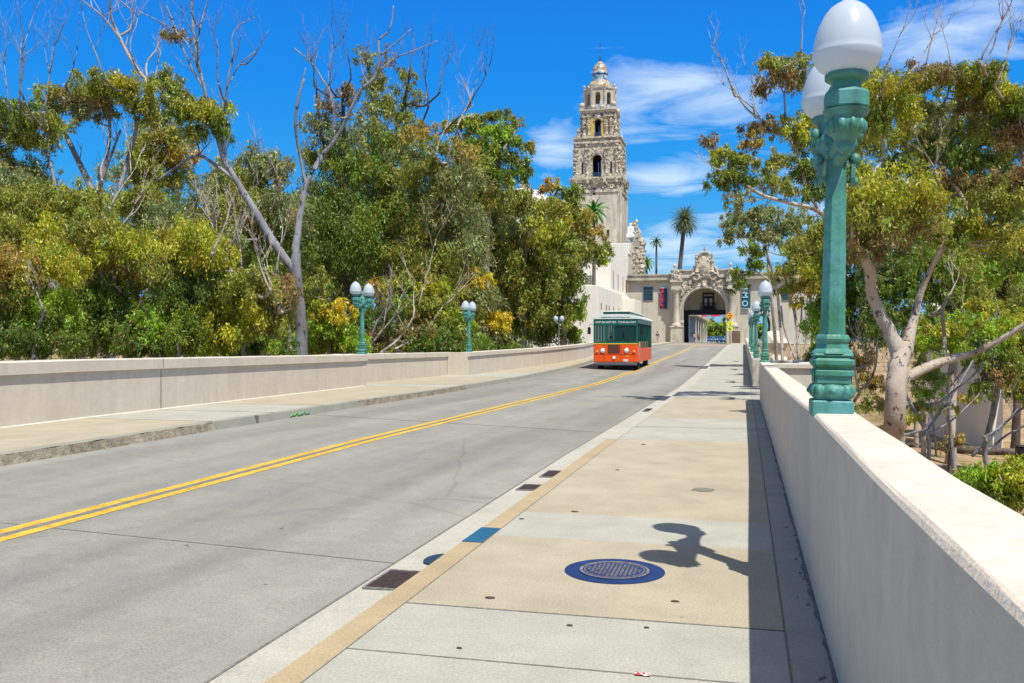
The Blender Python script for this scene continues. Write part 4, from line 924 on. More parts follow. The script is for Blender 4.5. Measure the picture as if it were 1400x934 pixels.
ornament(mb, fx(866), fx(870), fz(320), fz(305), 166.6, 20, 3, .8, .5); urn(mb, (fx(868.5), 167.5, fz(309)), 1.0)
ornament(mb, fx(877), fx(879), fz(378), fz(345), 167, 50, 8, .8, .4)
part(mb, 'carved_front', M['carved'], fr, FO)
# tiled dome behind the trees
dc = wz(717, 468, Y=197); DS = (-ST*dc.x+CT*188)/F; dz = lambda py: EYE+(468-py)*DS
dm = empty('tiled_dome', (dc.x, 188+9, 2), 'blue and gold tiled dome with a small lantern glimpsed through the tree tops', 'dome')
DO = Vector((0, 0, -2))
mb = MB(); rD = 62*DS; z0 = dz(325); mb.lathe([(rD*math.cos(a), z0+(dz(250)-z0)*math.sin(a)) for a in np.linspace(0, 1.5, 12)], n=32); part(mb, 'dome_shell', M['dome_tile'], dm, DO)
mb = MB(); mb.lathe([(rD*1.08, -2), (rD*1.08, z0-.6), (rD*1.15, z0-.4), (rD*1.15, z0), (rD, z0+.05)], n=16, smooth=False); part(mb, 'drum', M['stucco'], dm, DO)
mb = MB(); mb.lathe([(9*DS, dz(254)), (9*DS, dz(247)), (6*DS, dz(245)), (6*DS, dz(226)), (7.5*DS, dz(224)), (7.5*DS, dz(222)), (6.5*DS, dz(218)), (4*DS, dz(213)), (1*DS, dz(210)), (.4*DS, dz(205)), (.05, dz(190))], n=8, smooth=False)
for k in range(8): mb.box((-.12-6.2*DS*0, -6.6*DS, dz(244)), (.12, -5.8*DS, dz(226)), 0, Matrix.Rotation(R(45*k+22.5), 4, 'Z'))
part(mb, 'lantern', M['tile_gold'], dm, DO)
mb = MB()
for k in range(8): mb.box((-.35, -6*DS-.02, dz(240)), (.35, -5.4*DS, dz(230)), 0, Matrix.Rotation(R(45*k), 4, 'Z'))
part(mb, 'lantern_window', M['dark'], dm, DO)
# ------------------------------------------------------------------ gateway
GY = 152.0
g = lambda px, py: wz(px, py, Y=GY)
GS = (g(964, 0).z - g(964, 100).z)/100
gx_ = lambda px: g(px, 0).x; gz = lambda py: g(964, py).z
GZ0 = zr(GY)-.1; gcx = gx_(963.5)
gate = empty('gateway_building', (gcx, GY, 0), 'stone gateway with a great arch and carved crest across the end of the bridge', 'gateway')
GO = -Vector(gate.location)
pw = lambda mb, n, m, p=None: part(mb, n, m, p or gate, GO)
ox0, ox1 = gx_(934), gx_(993); ow = ox1-ox0; ocx = (ox0+ox1)/2; otop = gz(396)
L0, L1 = gx_(858), gx_(1120); ztop = gz(377); pz = gz(371)
# wings
mb = MB(); mb.box((L0, GY+.3, GZ0-1.5), (gx_(918), GY+9, ztop))
pw(mb, 'left_wing', M['stucco'])
rw0 = gx_(1009)
mb = MB(); aw = 6.5*GS*2; acx = gx_(1043); mb.prism([(x, z) for x, z in arch_poly(1, 1, .5, .5)][:0] + [(rw0, GZ0-1.5), (acx-1.0, GZ0-1.5), (acx-1.0, gz(446))] + [(acx-1.0*math.cos(math.pi*i/8), gz(446)+1.6*math.sin(math.pi*i/8)) for i in range(1, 8)] + [(acx+1.0, gz(446)), (acx+1.0, GZ0-1.5), (L1, GZ0-1.5), (L1, ztop), (rw0, ztop)], GY+.3, GY+9)
pw(mb, 'right_wing', M['stucco'])
mb = MB(); mb.tube([(acx-1.05*math.cos(a), GY+.2, gz(446)+1.65*math.sin(a)) for a in np.linspace(0, math.pi, 12)], .12, 6); mb.box((acx-1.15, GY+.1, GZ0), (acx-.95, GY+.3, gz(446))); mb.box((acx+.95, GY+.1, GZ0), (acx+1.15, GY+.3, gz(446)))
pw(mb, 'iron_side_arch', M['black'])
for x0, x1 in ((L0, gx_(917)), (rw0+.1, L1)):
    mb = MB(); mb.box((x0, GY-.1, gz(388)), (x1, GY+.29, gz(384.5))); mb.box((x0, GY-.45, gz(384.5)+.004), (x1, GY+9.2, gz(378))); mb.box((x0, GY-.6, gz(378)+.004), (x1, GY+9.3, gz(376)))
    pw(mb, 'wing_cornice', M['cornice'])
# central pavilion with the arch
cx0, cx1 = gx_(917), gx_(1009.5)
mb = MB()
r = ow/2; zs = otop-r
poly = [(cx0, GZ0-1.5), (ox0, GZ0-1.5), (ox0, zs)] + [(ocx-r*math.cos(math.pi*i/20), zs+r*math.sin(math.pi*i/20)) for i in range(1, 20)] + [(ox1, zs), (ox1, GZ0-1.5), (cx1, GZ0-1.5), (cx1, gz(386)), (cx0, gz(386))]
mb.prism(poly, GY-.5, GY+2.2); pw(mb, 'arch_wall', M['stone'])
mb = MB()
for rr_, yy_, tt in ((r+.10, GY-.58, .17), (r+.42, GY-.62, .15), (r+.24, GY-.55, .16)):
    mb.tube([(ox0-(rr_-r), yy_, GZ0), (ox0-(rr_-r), yy_, zs-.01)] + [(ocx-rr_*math.cos(a), yy_, zs+rr_*math.sin(a)) for a in np.linspace(0, math.pi, 25)] + [(ox1+(rr_-r), yy_, zs-.01), (ox1+(rr_-r), yy_, GZ0)], tt, 6)
for x in (ox0-.3, ox1+.3): mb.box((x-.45, GY-.95, zs-2.2), (x+.45, GY-.4, zs-1.8))
mb.box((ocx-.35, GY-1.1, otop-.1), (ocx+.35, GY-.5, gz(386))); mb.ball((ocx, GY-1.1, otop+.3), .35, 8, sz=1.3)
pw(mb, 'archivolt', M['stone'])
for px in (925.5, 1001.5):
    mb = MB(); x = gx_(px); mb.bbox((x-.95, GY-1.7, GZ0-.8), (x+.95, GY-.5, gz(450)), .05); mb.bbox((x-1.05, GY-1.8, gz(450)), (x+1.05, GY-.5, gz(448)), .04)
    column(mb, (x, GY-1.1, gz(448)), .52, gz(398)-gz(448), 0, 16)
    mb.box((x-.85, GY-1.7, gz(398)), (x+.85, GY-.5, gz(395.5))); mb.box((x-.75, GY-1.6, gz(395.5)), (x+.75, GY-.5, gz(388)))
    mb.box((x-1.0, GY-1.85, gz(388)), (x+1.0, GY-.4, gz(385))); mb.box((x-.85, GY-1.6, gz(385)), (x+.85, GY-.3, gz(372.5))); mb.box((x-1.0, GY-1.75, gz(372.5)), (x+1.0, GY+.3, gz(370.8)))
    urn(mb, (x-.3, GY-1.2, gz(371)), 1.0)
    ornament(mb, x-.5, x+.5, gz(384), gz(374), GY-1.6, 16, int(px), .55, .3)
    pw(mb, 'column', M['stone'])
mb = MB(); mb.box((cx0+.2, GY-.45, gz(386)+.004), (cx1-.2, GY+2.1, gz(372.5))); mb.box((cx0+.1, GY-.7, gz(372.5)), (cx1-.1, GY+2.3, gz(370.6)))
mb.box((gx_(934), GY-.85, gz(382)), (gx_(992), GY-.46, gz(380)))
pw(mb, 'pavilion_parapet', M['stucco'])
mb = MB()  # crest
cz = lambda py: gz(py)
crest = [(949, 379), (948, 372), (951, 366), (953, 359), (955, 352.5), (957.5, 352), (958.5, 349.5), (962, 346), (965, 346), (968.5, 349.5), (969.5, 352), (972, 352.5), (974, 359), (976, 366), (979, 372), (978, 379)]
mb.prism([(gx_(a), cz(b)) for a, b in crest], GY-.75, GY+.2)
for px in (953.2, 973.8): column(mb, (gx_(px), GY-1.0, cz(375)), .26, cz(360)-cz(375), 0, 8); urn(mb, (gx_(px), GY-.8, cz(357)), .9)
mb.lathe([(.2, 0), (1.35, .02), (1.5, .12), (1.3, .3), (.9, .42), (.2, .46)], (gx_(963.5), GY-.75, cz(365.5)), 20, M=Matrix.Rotation(R(90), 4, 'X'), sx=.78)
mb.tube([(gx_(963.5)-1.15*math.cos(a), GY-.9, cz(356)+1.0*math.sin(a)) for a in np.linspace(0, math.pi, 12)], .14, 6)
urn(mb, (gx_(963.5), GY-.4, cz(347)), .75)
for s in (-1, 1): 
    mb.tube([(gx_(963.5)+s*(1.4+.9*math.cos(a)*(1-a/9)), GY-1.0, cz(382)+.8*math.sin(a)*(1-a/9)) for a in np.linspace(0, 6.2, 16)], .2, 5)
    mb.tube([(gx_(963.5)+s*(1.5+.7*t), GY-.8, cz(373)-.2-.5*t*t+1.0*(1-t)) for t in np.linspace(0, 1, 6)], .2, 5)
ornament(mb, gx_(952), gx_(975), cz(378), cz(354), GY-.75, 110, 77, .55, .35)
pw(mb, 'crest', M['carved'])
mb = MB()  # carved spandrels follow the arch
rr = random.Random(5)
for i in range(330):
    a = rr.uniform(.12, math.pi-.12); q = r+.65+rr.random()**.8*1.75; x, z = ocx+q*math.cos(a), zs+q*math.sin(a)*1.0
    if z > gz(386)-.15 or x < gx_(931.5) or x > gx_(996): continue
    ornament(mb, x-.05, x+.05, z-.05, z+.05, GY-.55, 1, i, .62, .4)
pw(mb, 'spandrel_carving', M['carved'])
# tympanum wall set back in the arch, balcony window and dark beam
TYm = GY+6.5
mb = MB(); mb.box((ox0-1, TYm, gz(425)), (ox1+1, TYm+.4, gz(392))); mb.box((ox0-1.2, GY+2.2, GZ0-1), (ox0-.5, TYm, gz(390))); mb.box((ox1+.5, GY+2.2, GZ0-1), (ox1+1.2, TYm, gz(390))); mb.box((ox0-1.2, GY+2.2, gz(391)), (ox1+1.2, TYm+.4, gz(389)))
pw(mb, 'vault', M['stucco'])
mb = MB(); mb.box((ox0-.5, TYm-.3, gz(431)), (ox1+.5, TYm+1.5, gz(424.6))); mb.box((ox0-.5, TYm-.1, GZ0-1), (ox0+.45, TYm+1.5, gz(431))); mb.box((ox1-.2, TYm-.1, GZ0-1), (ox1+.5, TYm+1.5, gz(431)))
pw(mb, 'portal_beam', flat('portal_dark', (.03, .035, .045)))
bx = gx_(966.5)
mb = MB(); mb.bbox((bx-.95, TYm-.25, gz(424.5)), (bx+.95, TYm-.05, gz(400)), .04); bwn = pw(mb, 'balcony_window', flat('door_teal', (.02, .05, .07)))
mb = MB(); 
for s in (-1, 1): mb.box((bx+s*.42-.22, TYm-.28, gz(418)), (bx+s*.42+.22, TYm-.252, gz(408)))
pw(mb, 'pane', flat('pane_pale', (.55, .6, .62)), bwn)
mb = MB(); mb.box((bx-.75, TYm-.3, gz(404.5)), (bx+.75, TYm-.252, gz(402.5))); pw(mb, 'fanlight', flat('fan', (.35, .42, .45)), bwn)
mb = MB()
for i in range(13): x = bx-1.3+2.6*i/12; mb.box((x-.035, TYm-.95, gz(424)), (x+.035, TYm-.9, gz(415)))
mb.box((bx-1.35, TYm-.98, gz(415)), (bx+1.35, TYm-.87, gz(414.3))); mb.box((bx-1.35, TYm-1.0, gz(425)), (bx+1.35, TYm-.3, gz(424)))
pw(mb, 'balcony', M['black'])
# windows and panels on the wings
def wingwin(px, py, w, h, mullions=True):
    p = g(px, py); mb = MB(); a, b = w*GS/2, h*GS/2
    mb.box((p.x-a-.12, GY+.16, p.z-b-.12), (p.x+a+.12, GY+.29, p.z+b+.12)); f = pw(mb, 'window', flat('frame_teal', (.16, .22, .22)))
    mb = MB(); mb.box((p.x-a, GY+.12, p.z-b), (p.x+a, GY+.155, p.z+b)); pw(mb, 'pane', M['glass_dark'], f)
    mb = MB()
    for i in (1, 2): mb.box((p.x-a+2*a*i/3-.04, GY+.08, p.z-b), (p.x-a+2*a*i/3+.04, GY+.115, p.z+b))
    for i in (1, 2, 3): mb.box((p.x-a, GY+.085, p.z-b+2*b*i/4-.03), (p.x+a, GY+.112, p.z-b+2*b*i/4+.03))
    pw(mb, 'glazing_bar', flat('bar_teal', (.05, .12, .14)), f)
wingwin(886, 403.5, 12, 17); wingwin(1048, 404, 9, 15); wingwin(1075, 404, 9, 15)
for px0, px1 in ((1001.5, 1012), (1016.5, 1023)):
    mb = MB(); mb.box((gx_(px0), GY-.0 if px0 > 1010 else GY-1.85, gz(472)), (gx_(px1), GY+.28 if px0 > 1010 else GY-1.72, gz(455))); pw(mb, 'wood_panel', M['wood_red'])
mb = MB(); mb.box((gx_(1009.6), GY-.4, gz(472)), (gx_(1030), GY+.0, gz(452.5))); pw(mb, 'base_course', M['stone'])
# banners hung on the wings
def banner(px0, px1, py0, py1, m, txt, tm, lab, tp, sz):
    b = empty('hanging_banner', ((gx_(px0)+gx_(px1))/2, GY-.05, gz(py1)), lab, 'banner', 'banners on the gateway wings')
    w = (gx_(px1)-gx_(px0))/2; h = gz(py0)-gz(py1); mb = MB()
    nst = 8
    for i in range(nst): mb.add([(-w, .012*math.sin(i), h*i/nst), (w, -.012*math.sin(i*1.3), h*i/nst), (w, -.012*math.sin((i+1)*1.3), h*(i+1)/nst), (-w, .012*math.sin(i+1), h*(i+1)/nst)], [(0, 1, 2, 3)])
    mb.build('banner_cloth', m, b)
    mb = MB(); mb.tube([(-w-.12, 0, h), (w+.08, 0, h)], .05, 6); mb.tube([(-w-.08, 0, 0), (w+.08, 0, 0)], .04, 6); mb.build('banner_rod', M['pale_cyan'], b)
    text('banner_lettering', txt, sz, tm, b, (tp*w, -.03, h*.5), (R(90), R(90), 0), .01)
    return b
banner(902, 912, 395, 424.5, M['navy'], 'MUSEUM', M['red'], 'tall navy banner with red vertical lettering on the left wing of the gateway', -.42, .92)
banner(1014.5, 1026, 394, 424.5, M['teal'], 'I M O', M['pale_cyan'], 'tall teal banner with pale lettering on the right wing of the gateway', -.35, 1.25)
# ------------------------------------------------------------------ what stands beyond the arch
mb = MB(); ribbon(mb, lambda y: -30, lambda y: -10.6, lambda x, y: zr(y)+.02, lambda x, y: zr(y)+.02, 158, 400); struct(mb, 'plaza_paving', M['walk_tan'])
def beyond(px, py, Y): return wz(px, py, Y=Y)
ab = empty('arcade_building', (beyond(950, 0, 190).x, 190, 1.2), 'pale arcaded building on the left beyond the arch', 'building'); AO = -Vector(ab.location)
mb = MB(); xw = beyond(942, 0, 172).x
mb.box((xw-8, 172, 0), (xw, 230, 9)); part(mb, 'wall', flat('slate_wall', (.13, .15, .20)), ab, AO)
mb = MB()
for i in range(6):
    y = 176+i*10; column(mb, (xw+1.0, y, 1), .17, 5.2, 0, 8)
mb.box((xw, 174, 6.2), (xw+1.4, 226, 7.6)); part(mb, 'colonnade', M['stucco'], ab, AO)
bb = empty('street_banner', (beyond(978, 0, 176).x, 176, 0), 'red and blue banner strung across the street beyond the arch', 'banner'); 
mb = MB(); mr = MB(); z0, z1 = beyond(978, 435, 176).z, beyond(978, 430, 176).z; xa, xb = beyond(960, 0, 176).x, beyond(996, 0, 176).x; bx0 = bb.location.x
n = 6
for i in range(n):
    u0, u1 = xa+(xb-xa)*i/n-bx0, xa+(xb-xa)*(i+1)/n-bx0; (mr if i in (0, 2, 3) else mb).add([(u0, .05*math.sin(i), z0), (u1, .05*math.sin(i+1), z0), (u1, .05*math.sin(i+1), z1), (u0, .05*math.sin(i), z1)], [(0, 1, 2, 3)])
mb.build('blue_section', flat('banner_blue', (.25, .38, .52)), bb); mr.build('red_section', M['red'], bb)
mb = MB()
for u in (xa-bx0-.05, xb-bx0+.05): mb.tube([(u, .1, 1), (u, .1, z1+.1)], .07, 6)
mb.build('pole', M['iron'], bb)
def car(loc, col, rz, lab):
    r = empty('parked_car', loc, lab, 'car', 'cars parked beyond the arch', rz)
    prof = [(-2.1, .32), (-2.15, .62), (-2.05, .82), (-1.3, .92), (-.75, 1.36), (.75, 1.42), (1.5, .98), (2.1, .88), (2.15, .55), (2.1, .32)]
    mb = MB(); Mx = Matrix.Rotation(R(90), 4, 'Z')
    mb.prism([(-2.1, .32), (-2.15, .62), (-2.05, .82), (-1.25, .93), (1.5, .97), (2.1, .88), (2.15, .55), (2.1, .32)], -.88, .88, 0, Mx); mb.prism([(-.72, 1.37), (.75, 1.42), (.6, 1.44), (-.5, 1.44)], -.66, .66, 0, Mx); mb.build('body', flat('car_paint', col, .25), r)
    mb = MB(); mb.prism([(-1.25, .93), (1.5, .97), (.75, 1.42), (-.72, 1.37)], -.74, .74, 0, Mx); mb.build('windows', M['glass_dark'], r)
    for y in (-1.35, 1.35):
        for s in (-1, 1):
            mt, mr2 = MB(), MB(); wheel(mt, mr2, (s*.78, y, .32), .32, .2); w_ = mt.build('wheel', M['tyre'], r); mr2.build('rim', M['chrome'], w_)
    for s in (-1, 1): mb = MB(); mb.bbox((s*.65-.16, -2.17, .62), (s*.65+.16, -2.08, .76), .02); mb.build('headlight', M['lens'], r)
    return r
for px, Y, col, lab in ((986, 196, (.03, .12, .30), 'blue car on the right beyond the arch, nearest of the parked cars'), (991, 206, (.25, .18, .3), 'mauve car at the right edge of the arch opening'), (981, 226, (.04, .12, .25), 'dark blue car behind the nearest blue car'),
                        (971, 232, (.05, .15, .4), 'blue car in the middle of the arch view'), (964, 240, (.1, .16, .3), 'slate blue car left of the middle in the arch view'), (976, 250, (.5, .5, .52), 'silver car farthest down the street')):
    p = beyond(px, 0, Y); car((p.x, Y, zr(Y)-.08), col, R(random.uniform(-8, 8)), lab)
# ------------------------------------------------------------------ warning signs
sg = empty('road_sign', (g(998, 0).x*.965, 146, zr(146)), 'orange and lime diamond pedestrian signs stacked on one post in front of the gateway', 'sign')
sx_ = sg.location.x; SS = (-ST*sx_+CT*146)/F; sz = lambda py: EYE+(468-py)*SS - sg.location.z
mb = MB(); mb.tube([(0, .06, -.2), (0, .06, sz(429))], .09, 8); mb.build('post', M['cornice'], sg)
def dia(z, h, m, nm):
    mb = MB(); mb.prism([(-h, z), (0, z-h), (h, z), (0, z+h)], -.02, .02); return mb.build(nm, m, sg)
a = dia(sz(434), 6.0*SS, M['sign_orange'], 'orange_diamond'); b = dia(sz(445), 5.2*SS, M['sign_lime'], 'lime_diamond')
mb = MB(); mb.box((-4.2*SS, -.02, sz(454)), (4.2*SS, .02, sz(449.5))); c_ = mb.build('lime_plate', M['sign_lime'], sg)
def walker(z, s, par):
    mb = MB(); y0, y1 = -.035, -.022
    mb.ball((0, -.03, z+s*.8), s*.2, 6, sy=.1); mb.prism([(-s*.15, z-s*.1), (s*.18, z-s*.1), (s*.15, z+s*.55), (-s*.12, z+s*.55)], y0, y1)
    mb.prism([(-s*.4, z-s*.9), (-s*.2, z-s*.9), (s*.1, z-s*.1), (-s*.12, z-s*.1)], y0-.002, y1); mb.prism([(s*.25, z-s*.9), (s*.45, z-s*.9), (s*.18, z-s*.1), (0, z-s*.1)], y0-.004, y1)
    mb.build('walker_symbol', M['black'], par)
mb = MB(); z = sz(434); mb.prism([(-.1, z+.25), (.1, z+.25), (.1, z+.4), (-.1, z+.4)], -.035, -.022); mb.prism([(-.12, z-.42), (.12, z-.42), (.12, z-.22), (-.12, z-.22)], -.035, -.022); mb.prism([(-.28, z-.05), (.28, z-.05), (.28, z+.05), (-.28, z+.05)], -.035, -.022); mb.build('symbol', M['black'], a)
walker(sz(445), .32, b)
mb = MB(); z = sz(452); mb.prism([(-.3, z+.08), (.1, z-.12), (.28, z-.02), (-.12, z+.18)], -.035, -.022); mb.build('arrow_symbol', M['black'], c_)
# ------------------------------------------------------------------ walkers
p = wz(899, 470, Y=138); person((p.x, 138, zr(138)+.2), R(150), 'pedestrian in a dark top and pale shorts walking on the left pavement past the bus', flat('top_navy', (.04, .05, .10)), flat('shorts_pale', (.42, .38, .34)), bag=None)
p = wz(1047, 470, Y=118); person((p.x, 118, tz(p.x, 118)+.0), R(200), 'small figure in a pale top by the side arch on the right', flat('top_white', (.6, .58, .55)), flat('trousers_dark', (.04, .04, .05)))
p = wz(1044, 470, Y=119); person((p.x-.2, 119.6, tz(p.x, 119)+.0), R(190), 'small figure in dark clothes beside the pale topped one on the right', flat('top_black', (.03, .03, .03)), flat('trousers_grey', (.1, .1, .1)))
p = wz(950, 470, Y=166); person((p.x, 166, zr(166)), R(20), 'tiny pedestrian in white on the left side of the arch opening', flat('top_white_', (.6, .6, .58)), flat('trousers_blue', (.05, .08, .16)))
p = wz(955.5, 470, Y=184); person((p.x, 184, zr(184)), R(160), 'tiny pedestrian in red walking away beyond the arch', flat('top_red', (.5, .05, .05)), flat('trousers_dark_', (.04, .04, .05)))
# ------------------------------------------------------------------ trees
NR = np.random.default_rng(11)
GREEN = (0.145, 0.21, 0.03); YEL_ = (0.32, 0.335, 0.035); OLIVE = (0.235, 0.26, 0.048); DARKG = (0.1, 0.155, 0.03); GREY = (0.21, 0.24, 0.1); RUST = (0.33, 0.25, 0.06); GOLD = (0.54, 0.39, 0.03); BROWN = (0.235, 0.18, 0.08); BRIGHT = (0.23, 0.345, 0.03)
def leaf_mesh(name, blobs, d, size=1.0, cover=2.3, parent=None, origin=Vector(), mat_=None, droop=1.0, broad=1.0):
    LL = .0046*d*size; LW = .00138*d*size*broad
    P, T = [], []
    for (c, rx, ry, rz, tint, dens) in blobs:
        area = math.pi*rx*rz; n = int(1.32*cover*dens**.7*area/(LL*LW*.26)); n = max(60, min(n, 90000))
        ns = int(max(8, min(110, 12 + 26*dens*area/(1.2*(d/30)**2))))
        u = NR.normal(size=(ns, 3)); u /= np.linalg.norm(u, axis=1)[:, None]; u[:, 2] = np.where(u[:, 2] < -.35, -u[:, 2]*.6, u[:, 2])
        q = u*(NR.uniform(.25, 1.35, ns)**.75)[:, None]*np.array([rx, ry, rz])
        mr = (rx*ry*rz)**(1/3); sr = mr*NR.uniform(.13, .33, ns)
        k = NR.choice(ns, n, p=(sr**2)/(sr**2).sum())
        o = NR.normal(size=(n, 3)); o /= np.linalg.norm(o, axis=1)[:, None]; o *= (NR.random(n)**.45)[:, None]
        pos = q[k] + o*sr[k][:, None]*np.array([1.0, 1.0, .95]); pos[:, 2] -= NR.exponential(.45, n)*sr[k]
        pos += np.array(c)
        base = np.array(tint)[None, :]*NR.uniform(.85, 1.6, ns)[:, None]
        hue = NR.uniform(-.16, .16, ns)[:, None]*np.array([1, 0, -.3]); base = base*(1+hue)
        odd = NR.random(ns) < .04; base[odd] = base[odd]*.5 + np.array((.30, .16, .04))*.5
        # new growth at the outside of each clump is yellower and redder, a property of the leaf
        tip = np.clip(((o**2).sum(1))**.5, 0, 1)[:, None]
        col = base[k]*(1 + tip*np.array([.25, .22, -.12]))*NR.uniform(.72, 1.3, n)[:, None]
        r = NR.random(n); col[r < .03] = np.array([.30, .20, .08])*NR.uniform(.6, 1.2, ((r < .03).sum(), 1))
        P.append(pos); T.append(col)
    P = np.concatenate(P); T = np.concatenate(T); n = len(P)
    a = NR.normal(size=(n, 3)); a[:, 2] -= droop*1.6; a /= np.linalg.norm(a, axis=1)[:, None]
    b = NR.normal(size=(n, 3)); w = np.cross(a, b); w /= np.linalg.norm(w, axis=1)[:, None]
    l = (LL*NR.uniform(.65, 1.3, n))[:, None]; ww = (LW*NR.uniform(.7, 1.25, n))[:, None]*.5
    nrm = np.cross(a, w)
    V = np.empty((n, 4, 3), np.float32); V[:, 0] = P; V[:, 1] = P+a*l*.42+w*ww+nrm*ww*.3; V[:, 2] = P+a*l; V[:, 3] = P+a*l*.42-w*ww+nrm*ww*.3
    V -= np.array(origin, np.float32)
    me = bpy.data.meshes.new(name); me.vertices.add(n*4); me.vertices.foreach_set('co', V.reshape(-1))
    me.loops.add(n*4); me.loops.foreach_set('vertex_index', np.arange(n*4, dtype=np.int32))
    me.polygons.add(n); me.polygons.foreach_set('loop_start', np.arange(0, n*4, 4, dtype=np.int32)); me.polygons.foreach_set('loop_total', np.full(n, 4, np.int32))
    me.update(calc_edges=True)
    at = me.color_attributes.new('tint', 'FLOAT_COLOR', 'POINT')
    cc = np.ones((n, 4, 4), np.float32); cc[:, :, :3] = np.clip(T, .004, .8)[:, None, :]; at.data.foreach_set('color', cc.reshape(-1))
    me.materials.append(mat_ or M['leaf'])
    o = bpy.data.objects.new(name, me); C.objects.link(o); o.parent = parent
    global NLEAF; NLEAF += n
    return o
NLEAF = 0
def smooth_path(pts, rad, sub=4, jit=0, rr=random):
    out, ro = [], []; n = len(pts)
    for i in range(n-1):
        p0, p1, p2, p3 = pts[max(i-1, 0)], pts[i], pts[i+1], pts[min(i+2, n-1)]
        for k in range(sub):
            t = k/sub; v = .5*((2*p1)+(p2-p0)*t+(2*p0-5*p1+4*p2-p3)*t*t+(3*p1-p0-3*p2+p3)*t**3)
            if jit and (i or k): v = v + Vector((rr.uniform(-1, 1), rr.uniform(-1, 1), rr.uniform(-1, 1)))*jit*(rad[i])
            out.append(v); ro.append(rad[i]*(1-t)+rad[i+1]*t)
    out.append(pts[-1]); ro.append(rad[-1]); return out, ro
def twigs(mb, p, v, L_, r, rr, depth=3, up=.35):
    """a bare branch that forks as it climbs"""
    n = 5; pts = [p]; q = p.copy(); dv = v.normalized()
    for i in range(n):
        dv = (dv + Vector((rr.uniform(-1, 1), rr.uniform(-1, 1), rr.uniform(-.6, 1))) * .22 + Vector((0, 0, up*.16))).normalized(); q = q + dv*L_/n; pts.append(q.copy())
    mb.tube(pts, [r*(1-.75*i/n) for i in range(n+1)], 4 if depth < 3 else 5)
    if depth > 0:
        for k in range(rr.choice((2, 3, 3))):
            i = rr.randint(2, n); w = (dv + Vector((rr.uniform(-1, 1), rr.uniform(-1, 1), rr.uniform(-.3, .8)))*.85).normalized()
            twigs(mb, pts[i], w, L_*rr.uniform(.45, .75), r*.5, rr, depth-1, up)
def tree(name, label, cat, group, d, limbs, blobs, size=1.0, cover=2.3, bark_='bark_pale', seed=1, twigspots=(), zbase=None, sub=4, wob=1.0, fine=1, droop=1.0, crown='crown', trunk='trunk', broad=1.0, puff=1.0, autotwig=0):
    """limbs: polylines of (px, py, r_px); blobs: (px, py, rx, ry, tint[, density[, depth offset]])"""
    rr = random.Random(seed); ph = rr.uniform(0, 6)
    dep = lambda x, y: d + wob*(math.sin(x*.021+ph)+.7*math.sin(y*.026+ph*1.7))*d*.02
    k = d/F
    W = lambda x, y, dd=0: D(x, y, dep(x, y)+dd)
    x0, y0, r0 = limbs[0][0]; base = W(x0, y0); g0 = tz(base.x, base.y) - .15
    if zbase is not None: g0 = zbase
    root = empty(name, (base.x, base.y, min(g0, base.z)), label, cat, group); O = Vector(root.location)
    mb = MB(); nodes = []
    for i, pl in enumerate(limbs):
        pts = [W(x, y) for x, y, r in pl]; rad = [r*k*(.68 if r < 6.5 else .68+.27*min(1, (r-6.5)/3.5)) for x, y, r in pl]
        if i == 0 and base.z > g0+.1: pts = [Vector((base.x+rr.uniform(-.2, .2), base.y, g0))] + pts; rad = [rad[0]*1.3] + rad
        a, b = smooth_path(pts, rad, sub, .12, rr); nodes += [(p, q) for p, q in zip(a, b)]
        mb.tube([p-O for p in a], b, 10 if max(rad) > .12 else 6)
        if i: mb.ball(a[0]-O, b[0]*.97, 10)
    B = []; ends = []
    for bl in blobs:
        x, y, rx, ry, tint = bl[:5]; dens = bl[5] if len(bl) > 5 else 1.0; dd = bl[6] if len(bl) > 6 else 0
        c = W(x, y, dd); RX, RZ = rx*k*1.08*puff, ry*k*1.22*puff; RY = (RX*.6+RZ*.4)*1.0
        B.append((tuple(c), RX, RY, RZ, tint, dens))
        # branch into the clump, then boughs to its outside
        low = [nq for nq in nodes if nq[0].z < c.z + RZ*.3] or nodes
        near = min(low, key=lambda q: (q[0]-c).length + rr.uniform(0, .3)*RX)
        r1 = min(near[1]*.75, max(.012*d/30, RX*.045)); mid = near[0].lerp(c, .5) + Vector((rr.uniform(-.1, .1)*RX, rr.uniform(-.1, .1)*RX, -RZ*.25))
        end = c + Vector((0, 0, -RZ*.2)); ends.append((end, r1*.6)); a, b = smooth_path([near[0], mid, end], [r1, r1*.8, r1*.6], 3); mb.tube([p-O for p in a], b, 5)
        for q in range(int(7*fine)):
            u = Vector((rr.gauss(0, 1), rr.gauss(0, 1), abs(rr.gauss(0, 1))*.8)).normalized(); e_ = end + Vector((u.x*RX*.95, u.y*RY*.95, u.z*RZ*1.1))
            s_ = near[0].lerp(end, rr.uniform(.4, 1)); m_ = s_.lerp(e_, .5) + Vector((rr.uniform(-.15, .15)*RX, rr.uniform(-.15, .15)*RX, -RZ*.12))
            mb.tube([s_-O, m_-O, e_-O], [r1*.5, r1*.33, r1*.12], 4)
    for t in twigspots:
        x, y, ang, L_, r_ = t[:5]; dp = t[5] if len(t) > 5 else 3
        p = W(x, y, -.035*d); v = Vector((CT*math.cos(R(ang)), ST*math.cos(R(ang)), math.sin(R(ang)))) + Vector((0, rr.uniform(-.3, .3), 0))
        near = min(nodes+ends, key=lambda q: (q[0]-p).length + (2*(q[0].z-p.z) if q[0].z > p.z else 0))
        if (near[0]-p).length > .05:
            c1 = near[0].lerp(p, .45) + Vector((0, 0, -.12*(near[0]-p).length)); a, b = smooth_path([near[0], c1, p, p+v*L_*k*.05], [r_*k*1.3, r_*k*1.15, r_*k, r_*k], 4, .3, rr); mb.tube([q-O for q in a], b, 5)
        twigs(mb, p-O, v, L_*k, r_*k, rr, dp)
